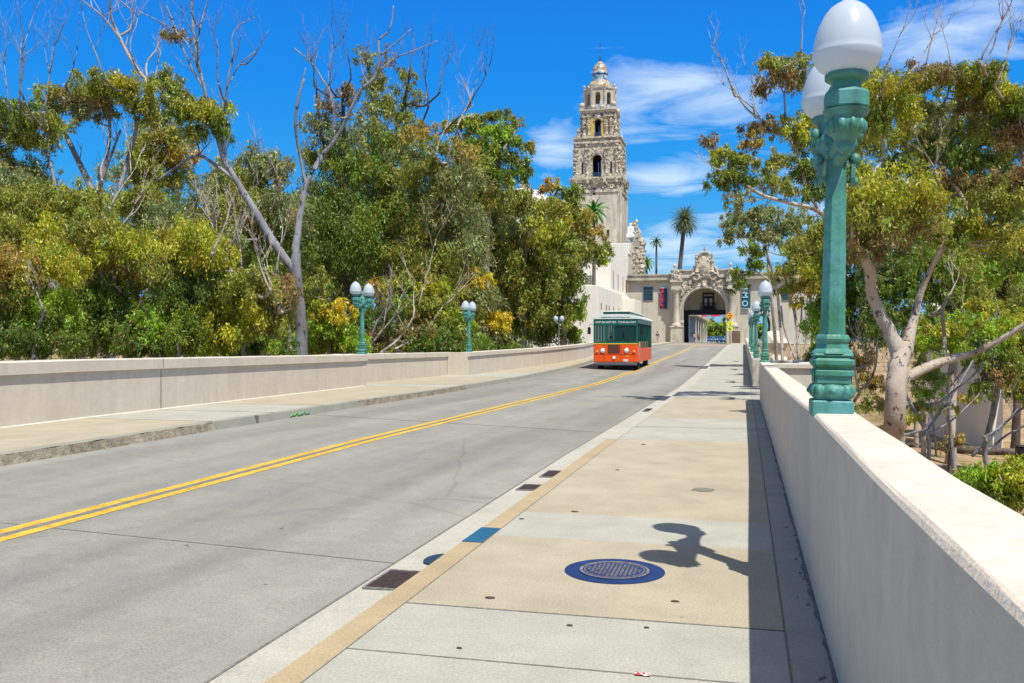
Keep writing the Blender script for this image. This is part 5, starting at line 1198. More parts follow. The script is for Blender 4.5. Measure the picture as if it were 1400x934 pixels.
    for _ in range(autotwig):
        q = rr.choice([n_ for n_ in nodes if n_[1] < 5.2*k and n_[0].z > EYE+3] or nodes)
        twigs(mb, q[0]-O, Vector((rr.uniform(-1, 1), rr.uniform(-.6, .6), rr.uniform(.1, 1.1))), rr.uniform(18, 46)*k, min(q[1]*.6, 1.1*k), rr, 2)
    mb.build(trunk, M[bark_], root)
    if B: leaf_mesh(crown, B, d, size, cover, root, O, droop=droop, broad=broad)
    return root
GT = 'eucalyptus trees left of the bridge'; GRT = 'eucalyptus trees right of the bridge'; GS_ = 'bushes crowding the left parapet'
# --- left, far row first
tree('eucalyptus_tree', 'umbrella crowned eucalyptus at the far left edge under thin bare twigs', 'tree', GT, 31, [[(95, 500, 9), (70, 380, 8), (30, 280, 7), (-10, 215, 5)], [(60, 340, 5), (75, 260, 4), (60, 200, 3)]],
     [(22, 160, 38, 22, GREEN), (62, 172, 34, 20, OLIVE), (0, 185, 34, 26, GREY), (48, 196, 40, 16, OLIVE, .7), (0, 225, 26, 20, GREY, .6), (40, 240, 38, 22, GREY, .6)], twigspots=[(35, 145, 105, 95, 1.6), (58, 160, 60, 95, 1.6), (12, 150, 100, 60, 1.2), (25, 150, 80, 105, 1.4)], bark_='bark_grey', seed=3)
tree('eucalyptus_tree', 'broad dome crowned eucalyptus against the blue sky, with pale leaning limbs', 'tree', GT, 34, [[(150, 500, 9), (150, 330, 8), (125, 262, 6), (92, 190, 5), (78, 160, 3)], [(140, 300, 6), (138, 255, 4), (150, 190, 3.5), (146, 140, 2.5)], [(148, 310, 6), (172, 230, 4.5), (186, 180, 4), (182, 150, 2)], [(135, 260, 3), (165, 180, 2.4)]],
     [(88, 128, 28, 13, OLIVE), (110, 142, 34, 17, BROWN, .6), (140, 122, 36, 18, OLIVE), (172, 122, 34, 20, YEL_), (196, 148, 24, 16, OLIVE), (125, 158, 30, 14, GREY, .6), (78, 148, 22, 12, GREY, .7), (205, 165, 16, 16, OLIVE, .7)], twigspots=[(140, 108, 95, 90, 1.5), (90, 120, 70, 50, 1.2)], bark_='bark_grey', seed=4, fine=1.5, autotwig=10)
tree('eucalyptus_tree', 'eucalyptus with forked bare pale limbs rising high left of the tallest bare snag', 'tree', GT, 37, [[(215, 500, 9), (215, 330, 8), (212, 230, 6), (214, 150, 4.5), (203, 118, 4), (180, 85, 3.6), (163, 52, 3.2), (152, 25, 2.4), (150, -5, 1.6)], [(163, 52, 2.4), (180, 40, 2), (182, 20, 1.6), (160, 0, 1.2)], [(170, 62, 2), (140, 25, 1.8), (115, 5, 1.3), (100, -10, 1)], [(203, 118, 2.5), (200, 90, 2.2), (214, 70, 1.8), (217, 55, 1.2)]],
     [(228, 118, 20, 22, OLIVE), (240, 140, 22, 16, GREEN), (222, 195, 38, 22, OLIVE), (205, 222, 36, 24, YEL_, .9), (240, 215, 28, 22, RUST, .7), (180, 240, 34, 18, GREY, .7), (230, 250, 40, 20, OLIVE, .8), (214, 170, 26, 14, OLIVE, .5)], twigspots=[(212, 120, 80, 50, 1.4), (182, 85, 110, 60, 1.2)], bark_='bark_pale', seed=5, autotwig=14)
tree('bare_tree', 'tall pale forked snag with crooked limbs, left of the lamps', 'tree', GT, 30,
     [[(412, 500, 9.5), (411, 440, 9), (404, 370, 8.6), (406, 330, 7), (412, 285, 6.2), (418, 255, 5.6), (440, 215, 4.8)], [(406, 378, 7.6), (380, 342, 7.8), (345, 285, 7), (325, 252, 6.2), (306, 218, 5.2), (292, 170, 4.2), (280, 125, 3.4), (270, 85, 3), (264, 40, 2.6), (262, -10, 2)],
      [(280, 125, 2.5), (262, 95, 2), (245, 55, 1.8), (228, 10, 1.2)], [(268, 70, 2), (276, 30, 1.6), (287, -5, 1.0)], [(282, 130, 2), (255, 60, 1.6), (215, 30, 1.0), (188, 18, .7)],
      [(325, 252, 4.5), (300, 232, 4), (272, 215, 3.2), (245, 228, 2.6), (215, 250, 2)], [(306, 218, 3.6), (306, 180, 2.6), (304, 150, 2)],
      [(440, 215, 4.8), (462, 188, 4), (478, 155, 3.6), (494, 125, 3.2), (512, 108, 3), (519, 82, 2.6), (518, 58, 2.4), (533, 42, 1.8), (538, 10, 1.2)],
      [(519, 98, 2), (540, 82, 1.7), (570, 70, 1.2), (598, 58, .8)], [(520, 78, 1.8), (540, 62, 1.4), (562, 42, .9)], [(418, 255, 3.6), (410, 215, 3), (404, 175, 2.8), (407, 140, 2.4), (416, 110, 1.6)], [(407, 150, 2), (412, 120, 1.7), (418, 95, 1.0)],
      [(455, 190, 3.0), (455, 140, 2.6), (440, 110, 2.2), (425, 88, 1.9), (402, 68, 1.2)], [(425, 88, 1.4), (420, 75, .9), (422, 66, .6)],
      [(306, 165, 2.4), (312, 110, 1.9), (318, 80, 1.8), (317, 55, 1.5), (326, 38, 1.2), (348, 26, .8)], [(314, 115, 1.8), (328, 90, 1.4), (350, 72, 1)], [(350, 330, 2.5), (330, 330, 2.5)]],
     [(282, 158, 34, 17, YEL_), (258, 142, 24, 14, OLIVE), (296, 180, 22, 18, GREEN), (250, 160, 20, 14, GREEN, .8), (268, 185, 22, 14, OLIVE, .6), (236, 48, 22, 11, BROWN, .45)], twigspots=[(300, 120, 90, 60, 1.3, 3), (262, 20, 60, 50, 1.1, 2), (215, 30, 150, 30, .7, 2), (270, 60, 120, 45, 1, 2), (350, 75, 50, 35, .9, 2), (455, 150, 110, 60, 1.2, 3), (494, 125, 85, 55, 1.1, 3)], bark_='bark_grey', seed=6, wob=.5, autotwig=34)
tree('eucalyptus_tree', 'hazy grey green eucalyptus mass behind the fork of the pale snag', 'tree', GT, 46, [[(350, 500, 8), (352, 330, 7), (345, 230, 4)]],
     [(345, 225, 40, 20, GREY, .7), (320, 255, 36, 26, OLIVE), (372, 240, 30, 24, GREY, .7), (350, 285, 40, 34, OLIVE), (300, 290, 38, 34, GREY), (385, 300, 32, 36, GREY), (330, 330, 42, 36, OLIVE), (380, 360, 40, 40, GREEN)], bark_='bark_pale', seed=7, twigspots=[(340, 300, 80, 60, 1.6), (300, 300, 110, 60, 1.4), (370, 290, 60, 60, 1.4)])
tree('eucalyptus_tree', 'dark dense eucalyptus just right of the pale snag', 'tree', GT, 52, [[(470, 500, 9), (472, 330, 8), (470, 200, 5), (468, 120, 2.5)], [(470, 260, 5), (440, 190, 3), (432, 110, 1.4)]],
     [(478, 135, 14, 22, BROWN, .45), (450, 150, 20, 20, BROWN, .4), (440, 172, 24, 16, GREY, .6), (462, 195, 32, 24, GREY, .8), (440, 225, 32, 26, OLIVE, .8), (480, 235, 34, 32, GREEN), (455, 275, 40, 36, DARKG), (440, 325, 40, 40, DARKG), (480, 330, 36, 44, GREEN), (455, 380, 42, 40, DARKG), (430, 420, 36, 36, GREEN)], twigspots=[(450, 120, 95, 50, 1.2), (430, 120, 100, 45, 1.0), (480, 110, 85, 50, 1.0)], bark_='bark_dark', seed=8, cover=1.55)
tree('eucalyptus_tree', 'tallest narrow eucalyptus of the middle grove with dark stems and feathery spires', 'tree', GT, 56, [[(525, 500, 9), (526, 330, 8), (520, 200, 6), (508, 120, 4), (500, 75, 2)], [(522, 240, 5), (548, 160, 3), (560, 105, 1.6)], [(524, 380, 6.5), (532, 260, 6), (536, 180, 3)]],
     [(500, 85, 13, 20, GREY, .5), (512, 118, 20, 22, GREY, .6), (555, 108, 16, 11, OLIVE, .8), (530, 85, 8, 16, BROWN, .4), (522, 150, 26, 26, OLIVE, .7), (565, 140, 12, 22, GREY, .6), (548, 165, 20, 22, OLIVE, .5), (500, 185, 26, 30, GREY, .8), (560, 190, 18, 30, OLIVE, .6), (528, 205, 34, 30, GREEN, .8), (506, 245, 34, 34, DARKG), (545, 250, 36, 34, OLIVE), (520, 300, 44, 44, GREEN), (560, 310, 34, 44, DARKG), (530, 360, 50, 40, GREEN)],
     twigspots=[(600, 130, 82, 60, 1.2), (585, 150, 80, 75, 1.4), (640, 150, 65, 60, 1.2), (560, 100, 85, 55, 1.1)], bark_='bark_dark', seed=9, cover=1.55, fine=1.4)
tree('eucalyptus_tree', 'gold tipped grey green eucalyptus mid left grove with a bare forked stem', 'tree', GT, 50, [[(605, 500, 7), (604, 340, 6.5), (596, 300, 5), (590, 250, 4), (575, 215, 2.6)], [(600, 310, 4.5), (612, 270, 3.4), (611, 225, 2.4), (622, 190, 1.4)], [(596, 300, 4), (570, 250, 2.6), (560, 215, 1.8)]],
     [(572, 186, 26, 14, RUST, .8), (600, 205, 26, 16, OLIVE, .8), (560, 215, 28, 18, GREY, .8), (590, 235, 34, 24, OLIVE), (625, 250, 30, 30, GREY), (640, 215, 18, 14, RUST, .7), (585, 275, 36, 28, OLIVE), (620, 300, 40, 36, GREY), (580, 330, 42, 36, OLIVE), (640, 340, 36, 40, GREY), (600, 370, 40, 34, OLIVE)], twigspots=[(596, 215, 70, 45, 1.4), (625, 175, 70, 55, 1.4, 3)], bark_='bark_pale', seed=10, cover=1.55)
tree('eucalyptus_tree', 'umbrella topped green eucalyptus left of the tiled dome', 'tree', GT, 60, [[(665, 500, 8), (665, 340, 7), (668, 240, 5), (655, 200, 3)], [(668, 250, 4), (690, 205, 3), (705, 180, 2)], [(668, 270, 4), (630, 215, 2.4), (605, 180, 1.6)]],
     [(618, 172, 18, 8, OLIVE), (640, 168, 16, 10, YEL_), (665, 162, 13, 7, OLIVE), (685, 160, 15, 8, GREEN), (703, 168, 11, 8, OLIVE), (655, 178, 22, 10, GREEN), (682, 185, 26, 13, BRIGHT), (700, 196, 16, 12, GREEN), (723, 205, 10, 9, OLIVE), (662, 205, 26, 18, GREEN), (640, 200, 20, 16, RUST, .8), (690, 218, 24, 14, DARKG, .8), (650, 235, 34, 22, OLIVE), (685, 245, 18, 16, GREEN), (712, 240, 13, 18, GREEN, .9), (630, 265, 34, 26, RUST, .7), (665, 272, 34, 26, OLIVE)], bark_='bark_pale', seed=12, twigspots=[(625, 180, 75, 60, 1.3)])
tree('eucalyptus_tree', 'olive eucalyptus below the tiled dome, thin upright stems showing', 'tree', GT, 64, [[(715, 500, 7), (716, 380, 6), (722, 300, 4), (728, 262, 2)], [(716, 400, 5), (690, 320, 3), (684, 280, 2)]],
     [(700, 285, 30, 20, OLIVE), (735, 290, 30, 20, OLIVE), (660, 305, 36, 28, OLIVE), (700, 325, 38, 30, GREY), (745, 320, 30, 26, YEL_, .9), (670, 350, 40, 36, OLIVE), (715, 370, 40, 36, OLIVE), (680, 400, 38, 36, GREY), (725, 415, 38, 34, OLIVE), (700, 450, 40, 30, GREEN)], bark_='bark_pale', seed=13)
tree('eucalyptus_tree', 'rounded eucalyptus closest to the tower, a bough reaching over the white building', 'tree', GT, 66, [[(770, 500, 7), (770, 400, 6), (765, 320, 4), (760, 275, 2)], [(770, 400, 3.5), (795, 368, 2.4), (818, 345, 1.5)], [(768, 340, 3), (790, 315, 2.4), (800, 300, 1.5)]],
     [(753, 258, 16, 11, RUST, .9), (780, 268, 16, 13, GREEN), (768, 285, 22, 15, OLIVE), (797, 318, 22, 20, RUST, .8), (802, 298, 12, 10, OLIVE), (775, 310, 28, 22, OLIVE), (758, 335, 28, 24, GREEN), (790, 345, 28, 18, OLIVE), (815, 345, 16, 12, GREEN), (822, 358, 9, 7, BRIGHT), (770, 370, 28, 26, OLIVE), (750, 395, 30, 30, OLIVE), (780, 395, 18, 22, GREEN), (760, 430, 30, 30, OLIVE), (786, 432, 14, 22, BRIGHT), (783, 462, 12, 16, BRIGHT), (755, 460, 30, 24, GREEN)], bark_='bark_pale', seed=14)
# --- left, near row of bushes and low crowns just outside the parapet
def bush(label, d, blobs, seed, twig=(), bark_='bark_pale', cover=2.5, size=1.0, name='eucalyptus_bush', group=GS_, cat='bush', fill=False):
    x = sum(b[0] for b in blobs)/len(blobs); y = max(b[1]+b[3] for b in blobs)
    if fill:
        rf_ = random.Random(seed); xs = sorted(b[0] for b in blobs); blobs = blobs + [(xx, 474+rf_.uniform(-6, 6), 26, 20, rf_.choice((GREEN, BRIGHT, OLIVE, DARKG)), .9, rf_.uniform(.3, 2.5)) for xx in np.arange(xs[0]-10, xs[-1]+20, 26)]
    lim = [[(x, y+6, 4), (x+6, sum(b[1] for b in blobs)/len(blobs)+10, 3), (x+2, min(b[1] for b in blobs)+10, 1.6)]]
    return tree(name, label, cat, group, d, lim, blobs, size, cover, bark_, seed, twig, crown='foliage', trunk='stem')
bush('green gold canopy at the far left edge, upper of the foliage against the parapet', 27, [(25, 275, 48, 26, OLIVE), (75, 285, 44, 26, OLIVE), (15, 325, 45, 32, OLIVE), (70, 330, 45, 30, YEL_), (115, 275, 30, 22, OLIVE), (20, 250, 30, 14, GREY, .6)], 21)
bush('rust tinged bush at the far left edge just over the parapet', 22, [(15, 375, 45, 30, RUST, .9), (70, 370, 45, 28, YEL_), (20, 420, 40, 34, OLIVE), (65, 425, 38, 32, BRIGHT), (25, 465, 42, 28, DARKG), (75, 468, 36, 26, GREEN)], 22, fill=True, twig=[(60, 430, 100, 50, 2)])
bush('tall yellow green bush second from the left edge', 25, [(125, 320, 40, 28, OLIVE), (165, 345, 36, 28, YEL_), (120, 365, 40, 30, RUST, .8), (110, 420, 38, 34, OLIVE), (150, 410, 34, 30, GREEN), (120, 460, 40, 28, DARKG), (155, 460, 30, 26, GREEN)], 23, fill=True)
tree('eucalyptus_tree', 'pale trunked eucalyptus with tangled bare branches behind the left parapet', 'tree', GT, 26, [[(181, 500, 8), (182, 460, 8), (185, 415, 7.5), (180, 390, 6), (158, 330, 3), (150, 290, 3), (135, 275, 3), (132, 250, 2)], [(160, 470, 6), (162, 440, 4.5), (180, 428, 4), (190, 410, 3)], [(150, 440, 3), (130, 435, 2)]],
     [(170, 285, 34, 24, OLIVE, .7), (210, 300, 34, 26, GREY, .7), (190, 340, 34, 26, GREEN, .8), (225, 345, 34, 26, YEL_), (210, 385, 26, 24, OLIVE, .7), (195, 268, 26, 16, OLIVE, .7)], twigspots=[(150, 290, 60, 70, 2, 3), (160, 320, 40, 60, 1.8, 3), (185, 340, 20, 60, 1.6, 3), (140, 250, 120, 50, 1.5, 3), (200, 400, 60, 40, 1.5), (165, 400, 140, 60, 1.8)], bark_='bark_pale', seed=24)
bush('bright low bush behind the left parapet between the pale trunk and the snag', 24, [(255, 330, 40, 26, YEL_), (285, 355, 34, 26, YEL_), (240, 375, 40, 30, OLIVE), (235, 425, 38, 34, GREEN), (275, 400, 34, 28, DARKG), (215, 455, 34, 28, BRIGHT), (250, 465, 34, 26, GREEN), (195, 470, 24, 24, DARKG)], 25, fill=True, twig=[(290, 350, 60, 60, 2)])
bush('yellow bush close to the left of the pale snag trunk', 25.5, [(315, 400, 34, 26, OLIVE), (340, 430, 30, 28, YEL_), (295, 440, 34, 30, YEL_), (320, 462, 34, 26, YEL_), (365, 450, 28, 30, OLIVE), (285, 470, 28, 24, BRIGHT), (350, 400, 30, 26, OLIVE), (385, 420, 24, 30, BROWN, .6)], 26, fill=True, twig=[(380, 420, 100, 60, 2.2), (370, 400, 120, 60, 2)])
tree('fallen_branch_tree', 'leaning half dead tree with bleached curling branches left of the pale snag', 'tree', GT, 28, [[(395, 480, 7), (375, 410, 5.5), (350, 377, 4.8), (325, 378, 4), (300, 366, 3.4)], [(320, 378, 3.2), (305, 350, 2.8), (290, 310, 2.2), (275, 285, 1.5)], [(345, 378, 3), (360, 400, 2.6), (370, 415, 2)]], [(300, 330, 28, 20, GREY, .4), (380, 390, 24, 18, BROWN, .4)],
     twigspots=[(300, 360, 100, 60, 1.8, 3), (285, 300, 110, 45, 1.5, 3), (310, 345, 60, 55, 1.7, 3), (330, 370, 80, 50, 1.5, 3), (375, 380, 70, 50, 1.8, 3)], bark_='bark_pale', seed=27, autotwig=6)
bush('bright yellow green bush right of the snag trunk beside the nearest left lamp', 33, [(440, 425, 20, 16, YEL_), (462, 430, 22, 16, GOLD, .8), (450, 452, 30, 18, BRIGHT), (438, 475, 26, 18, YEL_), (475, 470, 22, 20, BRIGHT), (430, 400, 22, 22, OLIVE, .7)], 28, fill=True)
bush('large green domed bush between the two nearer left lamps', 49, [(520, 400, 24, 14, RUST, .8), (545, 398, 26, 18, YEL_), (575, 388, 26, 20, OLIVE), (590, 402, 28, 22, YEL_), (555, 420, 32, 20, BRIGHT), (600, 425, 34, 20, OLIVE), (620, 440, 26, 18, BRIGHT), (580, 440, 30, 16, BROWN, .7), (630, 455, 24, 16, OLIVE)], 29, fill=True)
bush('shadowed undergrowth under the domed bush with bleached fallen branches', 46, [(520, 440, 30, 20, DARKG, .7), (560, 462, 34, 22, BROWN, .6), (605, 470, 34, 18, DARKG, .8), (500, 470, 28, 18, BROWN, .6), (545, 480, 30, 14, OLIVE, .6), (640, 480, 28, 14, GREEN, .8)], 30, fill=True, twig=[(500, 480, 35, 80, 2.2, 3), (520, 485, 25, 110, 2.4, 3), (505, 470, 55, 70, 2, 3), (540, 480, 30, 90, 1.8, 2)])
bush('grey green bush with orange new growth behind the middle left lamp', 56, [(600, 360, 30, 18, RUST, .8), (625, 375, 30, 20, OLIVE), (650, 390, 26, 18, GOLD, .6), (655, 410, 28, 22, GREY), (640, 430, 24, 20, OLIVE), (670, 440, 24, 18, GOLD, .8), (665, 465, 30, 20, GREY), (690, 480, 30, 14, GREEN)], 31)
# filler woodland behind everything on the left, still separate trees
for i, (x, d_) in enumerate(((60, 60), (170, 62), (290, 66), (400, 72), (500, 76), (620, 80))):
    ts = (GREEN, DARKG, OLIVE, GREY)
    rr = random.Random(50+i)
    tree('eucalyptus_tree', ('dark canopy glimpsed at the far left behind the umbrella crown', 'dark canopy glimpsed behind the dome crowned eucalyptus', 'dark canopy glimpsed behind the forked pale limbs', 'dark canopy glimpsed behind the fork of the snag', 'dark canopy glimpsed behind the tallest narrow eucalyptus', 'dark canopy glimpsed behind the umbrella topped tree by the dome')[i], 'tree', GT, d_, [[(x, 500, 5), (x+5, 350, 4), (x, 280, 2)]],
         [(x+rr.uniform(-60, 60), rr.uniform(285, 460), rr.uniform(34, 50), rr.uniform(26, 38), rr.choice(ts), .75) for k in range(12)], size=1.15, seed=60+i, cover=2.0)
# --- right side
tree('eucalyptus_tree', 'large mottled pink trunked eucalyptus forking right behind the closest lamp', 'tree', GRT, 17.5,
     [[(1222, 620, 15.5), (1222, 570, 14.5), (1225, 520, 13.8), (1231, 490, 13.5), (1234, 475, 12.5)], [(1230, 488, 11.5), (1214, 452, 9.8), (1200, 425, 9), (1191, 395, 8.5), (1188, 365, 9), (1176, 342, 6)], [(1189, 372, 6), (1203, 350, 5), (1225, 332, 4), (1255, 315, 3), (1262, 300, 2)],
      [(1236, 488, 11), (1247, 450, 8.5), (1255, 415, 7.2), (1266, 385, 6), (1282, 350, 4.6), (1302, 310, 3.6)], [(1232, 525, 9), (1250, 512, 8.5), (1290, 496, 7.8), (1330, 485, 6.8), (1365, 468, 6), (1410, 440, 5)], [(1292, 495, 4.5), (1291, 460, 4), (1289, 425, 3.5), (1300, 405, 2)],
      [(1262, 390, 4), (1300, 330, 4), (1345, 285, 3.6), (1400, 240, 3)], [(1176, 342, 4), (1165, 322, 3), (1180, 260, 3), (1208, 215, 3), (1200, 170, 2)], [(1300, 310, 4), (1330, 300, 4), (1270, 200, 3.6), (1240, 150, 2.5)], [(1270, 220, 4), (1285, 160, 3), (1300, 120, 2)]],
     [(1208, 272, 48, 30, YEL_), (1248, 292, 34, 28, OLIVE), (1195, 305, 38, 24, OLIVE), (1222, 318, 40, 16, BROWN, .8), (1178, 345, 20, 14, BROWN, .8),
      (1205, 128, 30, 22, YEL_), (1222, 155, 26, 22, YEL_), (1195, 170, 20, 26, OLIVE), (1248, 118, 22, 18, OLIVE, .8), (1270, 105, 30, 16, BROWN, .6), (1310, 110, 32, 16, OLIVE), (1340, 122, 28, 16, YEL_), (1352, 100, 20, 12, OLIVE), (1380, 135, 28, 16, YEL_), (1400, 150, 22, 18, GREEN), (1330, 150, 30, 14, BROWN, .5),
      (1262, 160, 24, 20, GREY, .4), (1360, 175, 30, 18, OLIVE, .7), (1395, 190, 28, 22, BROWN, .8), (1290, 215, 30, 22, DARKG), (1315, 222, 26, 20, GREEN), (1265, 205, 22, 18, OLIVE, .7), (1285, 245, 28, 14, BROWN, .6), (1350, 225, 24, 18, GREEN, .6), (1390, 250, 30, 22, BROWN, .9), (1370, 280, 30, 20, OLIVE), (1330, 310, 34, 16, YEL_, .9), (1385, 330, 34, 22, OLIVE), (1300, 330, 24, 14, GREEN)],
     size=1.2, cover=2.6, puff=1.2, bark_='bark_pink', seed=70, twigspots=[(1210, 95, 70, 60, 1.1, 3), (1265, 95, 70, 65, 1.3, 3), (1340, 90, 80, 75, 1.5, 3), (1345, 95, 55, 85, 1.5, 3), (1240, 105, 40, 90, 1.4, 3), (1370, 95, 70, 70, 1.2, 3), (1300, 90, 100, 50, 1.0, 3), (1280, 240, 120, 50, 1.6, 3), (1270, 250, 60, 50, 1.6, 3), (1360, 120, 65, 60, 1.6, 3)], fine=1.6, wob=1.4)
tree('eucalyptus_tree', 'eucalyptus with rounded clumps leaning left over the gateway beside the closest lamp', 'tree', GRT, 25,
     [[(1146, 600, 8), (1147, 420, 7), (1150, 330, 5.5), (1120, 292, 4.4), (1080, 280, 3.8), (1040, 268, 3.4), (1005, 245, 2.6), (985, 235, 1.5)], [(1120, 292, 3.6), (1102, 255, 3), (1085, 200, 2.8), (1050, 172, 2.4), (1020, 150, 1.8), (1000, 118, 1.2)], [(1085, 205, 2.6), (1075, 170, 2.4), (1072, 130, 2)], [(1105, 270, 2.6), (1112, 250, 2.2), (1130, 240, 2)]],
     [(1058, 92, 20, 13, OLIVE), (1085, 88, 22, 11, OLIVE), (1068, 110, 30, 18, BROWN, .8), (1092, 112, 18, 18, GREY, .7), (1082, 182, 26, 17, YEL_), (1108, 172, 20, 18, YEL_), (1100, 200, 26, 14, OLIVE, .7), (1038, 178, 20, 16, BROWN, .8), (1030, 200, 16, 12, RUST, .7), (992, 218, 20, 14, YEL_), (1012, 225, 20, 14, OLIVE), (990, 245, 22, 18, GREEN), (1015, 250, 18, 16, DARKG, .7), (966, 200, 12, 12, BROWN, .5), (975, 192, 8, 8, BROWN, .4), (1060, 225, 22, 18, OLIVE, .5), (1110, 240, 26, 24, GREEN), (1125, 262, 24, 18, DARKG), (1050, 250, 22, 16, OLIVE, .6), (1075, 262, 20, 12, OLIVE, .5), (1135, 215, 18, 22, OLIVE), (1010, 275, 18, 12, GREY, .6)],
     bark_='bark_pink', seed=71, twigspots=[(1000, 120, 120, 60, 1.3, 3), (1040, 165, 130, 60, 1.2, 3), (1095, 80, 80, 60, 1.4, 3), (1030, 150, 140, 50, 1.2, 3), (985, 235, 160, 30, 1, 2)], fine=1.8, size=1.05)
tree('eucalyptus_tree', 'slender pale eucalyptus standing before the right wing of the gateway with drooping leaves', 'tree', GRT, 52, [[(1062, 500, 3.6), (1056, 420, 3.2), (1050, 360, 2.6), (1048, 310, 2)], [(1052, 375, 2), (1025, 345, 1.6), (1008, 325, 1.1)], [(1051, 385, 1.8), (1030, 372, 1.4), (1012, 380, 1)]],
     [(1022, 296, 26, 14, GREY, .8), (1050, 300, 26, 14, GREY, .8), (1000, 305, 18, 12, GREY, .6), (1015, 322, 22, 12, GREY, .7), (1058, 325, 22, 16, GREY, .8), (1030, 345, 20, 12, GREEN, .7), (995, 330, 14, 8, GREY, .5), (1012, 375, 14, 8, GREEN, .7), (1010, 395, 10, 16, GREEN, .6), (1035, 365, 16, 10, GREEN, .6), (1085, 310, 24, 20, GREY, .8), (1090, 345, 22, 20, OLIVE, .8)], bark_='bark_pale', seed=72, fine=1.5)
tree('eucalyptus_tree', 'clump of slim pale stems under yellow green leaves left of the closest lamp', 'tree', GRT, 42,
     [[(1070, 495, 3.2), (1066, 440, 3), (1062, 400, 2.4), (1050, 350, 1.6)], [(1092, 495, 3.4), (1088, 440, 3), (1078, 400, 2.5), (1070, 370, 1.6)], [(1098, 495, 2.8), (1106, 440, 2.4), (1108, 405, 2)], [(1112, 495, 2.8), (1115, 445, 2.4), (1120, 395, 2)], [(1088, 495, 2.6), (1072, 450, 2), (1068, 420, 1.6)], [(1078, 495, 2.4), (1094, 450, 2), (1096, 410, 1.6)]],
     [(1085, 372, 24, 16, OLIVE), (1112, 365, 24, 20, YEL_), (1075, 395, 14, 12, OLIVE, .6), (1098, 392, 20, 14, RUST, .7), (1122, 395, 18, 22, YEL_), (1088, 418, 10, 10, GOLD, .6), (1128, 430, 16, 26, YEL_), (1130, 470, 16, 20, GREEN), (1100, 340, 24, 16, OLIVE)], bark_='bark_pale', seed=73)
bush('dark leafy mass behind the closest lamp shaft', 30, [(1130, 330, 30, 30, OLIVE), (1160, 300, 30, 30, DARKG), (1165, 355, 34, 30, GREEN), (1130, 380, 28, 30, YEL_, .9), (1170, 410, 36, 34, DARKG), (1140, 440, 30, 34, BRIGHT), (1180, 455, 34, 30, DARKG), (1165, 500, 36, 24, BROWN, .6), (1130, 490, 24, 22, GREEN)], 74, [(1185, 530, 60, 70, 2, 3), (1175, 540, 110, 60, 2, 3), (1190, 500, 110, 60, 2, 3)], group=GRT, name='eucalyptus_tree', cat='tree')
bush('dark leafy mass filling the fork of the large right trunk', 27, [(1205, 380, 26, 26, DARKG), (1228, 400, 24, 34, GREEN), (1215, 440, 28, 24, DARKG), (1265, 365, 34, 24, GREEN), (1300, 365, 34, 22, OLIVE), (1275, 400, 32, 24, GREEN), (1310, 400, 32, 22, OLIVE, .8), (1260, 450, 24, 26, GREEN, .9), (1275, 475, 20, 18, BRIGHT, .8), (1310, 425, 24, 12, GREY, .5)], 75, [(1290, 420, 60, 50, 1.8, 3), (1260, 560, 40, 110, 2.4, 3)], group=GRT, name='eucalyptus_tree', cat='tree')
tree('eucalyptus_tree', 'eucalyptus with drooping green crown at the right edge above the dirt slope', 'tree', GRT, 25, [[(1346, 622, 5), (1352, 590, 5.5), (1362, 545, 6), (1366, 500, 5), (1360, 460, 4)], [(1362, 545, 4), (1345, 500, 3), (1338, 470, 2)], [(1330, 625, 3.5), (1355, 600, 3), (1380, 575, 2.6), (1405, 555, 2)], [(1350, 620, 3), (1375, 598, 2), (1400, 585, 1.6)]],
     [(1345, 455, 30, 22, BRIGHT), (1380, 450, 30, 22, YEL_), (1400, 480, 30, 26, YEL_), (1360, 485, 28, 24, GREEN), (1332, 490, 18, 18, GREEN, .8), (1385, 520, 28, 22, OLIVE), (1360, 518, 20, 16, BROWN, .6), (1340, 535, 14, 16, GREEN, .7), (1398, 548, 20, 14, OLIVE, .8), (1400, 420, 24, 20, OLIVE)], bark_='bark_grey', seed=76, twigspots=[(1345, 600, 30, 60, 1.6, 2)])
tree('eucalyptus_tree', 'dark canopy closing the view at the right edge behind the horizontal limb', 'tree', GRT, 36, [[(1390, 560, 7), (1385, 430, 6), (1370, 350, 4)]],
     [(1340, 355, 40, 26, OLIVE), (1385, 370, 38, 26, DARKG), (1350, 395, 40, 24, GREY, .8), (1395, 410, 34, 26, OLIVE), (1330, 425, 34, 18, GREY, .6), (1375, 440, 34, 20, GREY, .7), (1320, 380, 30, 22, DARKG), (1270, 330, 34, 26, GREEN), (1310, 345, 30, 20, DARKG), (1350, 260, 40, 24, GREEN), (1400, 300, 30, 26, GREEN), (1300, 280, 34, 22, DARKG), (1240, 350, 30, 22, DARKG), (1180, 240, 30, 26, OLIVE, .8), (1150, 260, 26, 22, DARKG, .8)], bark_='bark_dark', seed=77, twigspots=[(1330, 450, 45, 80, 2, 3)])
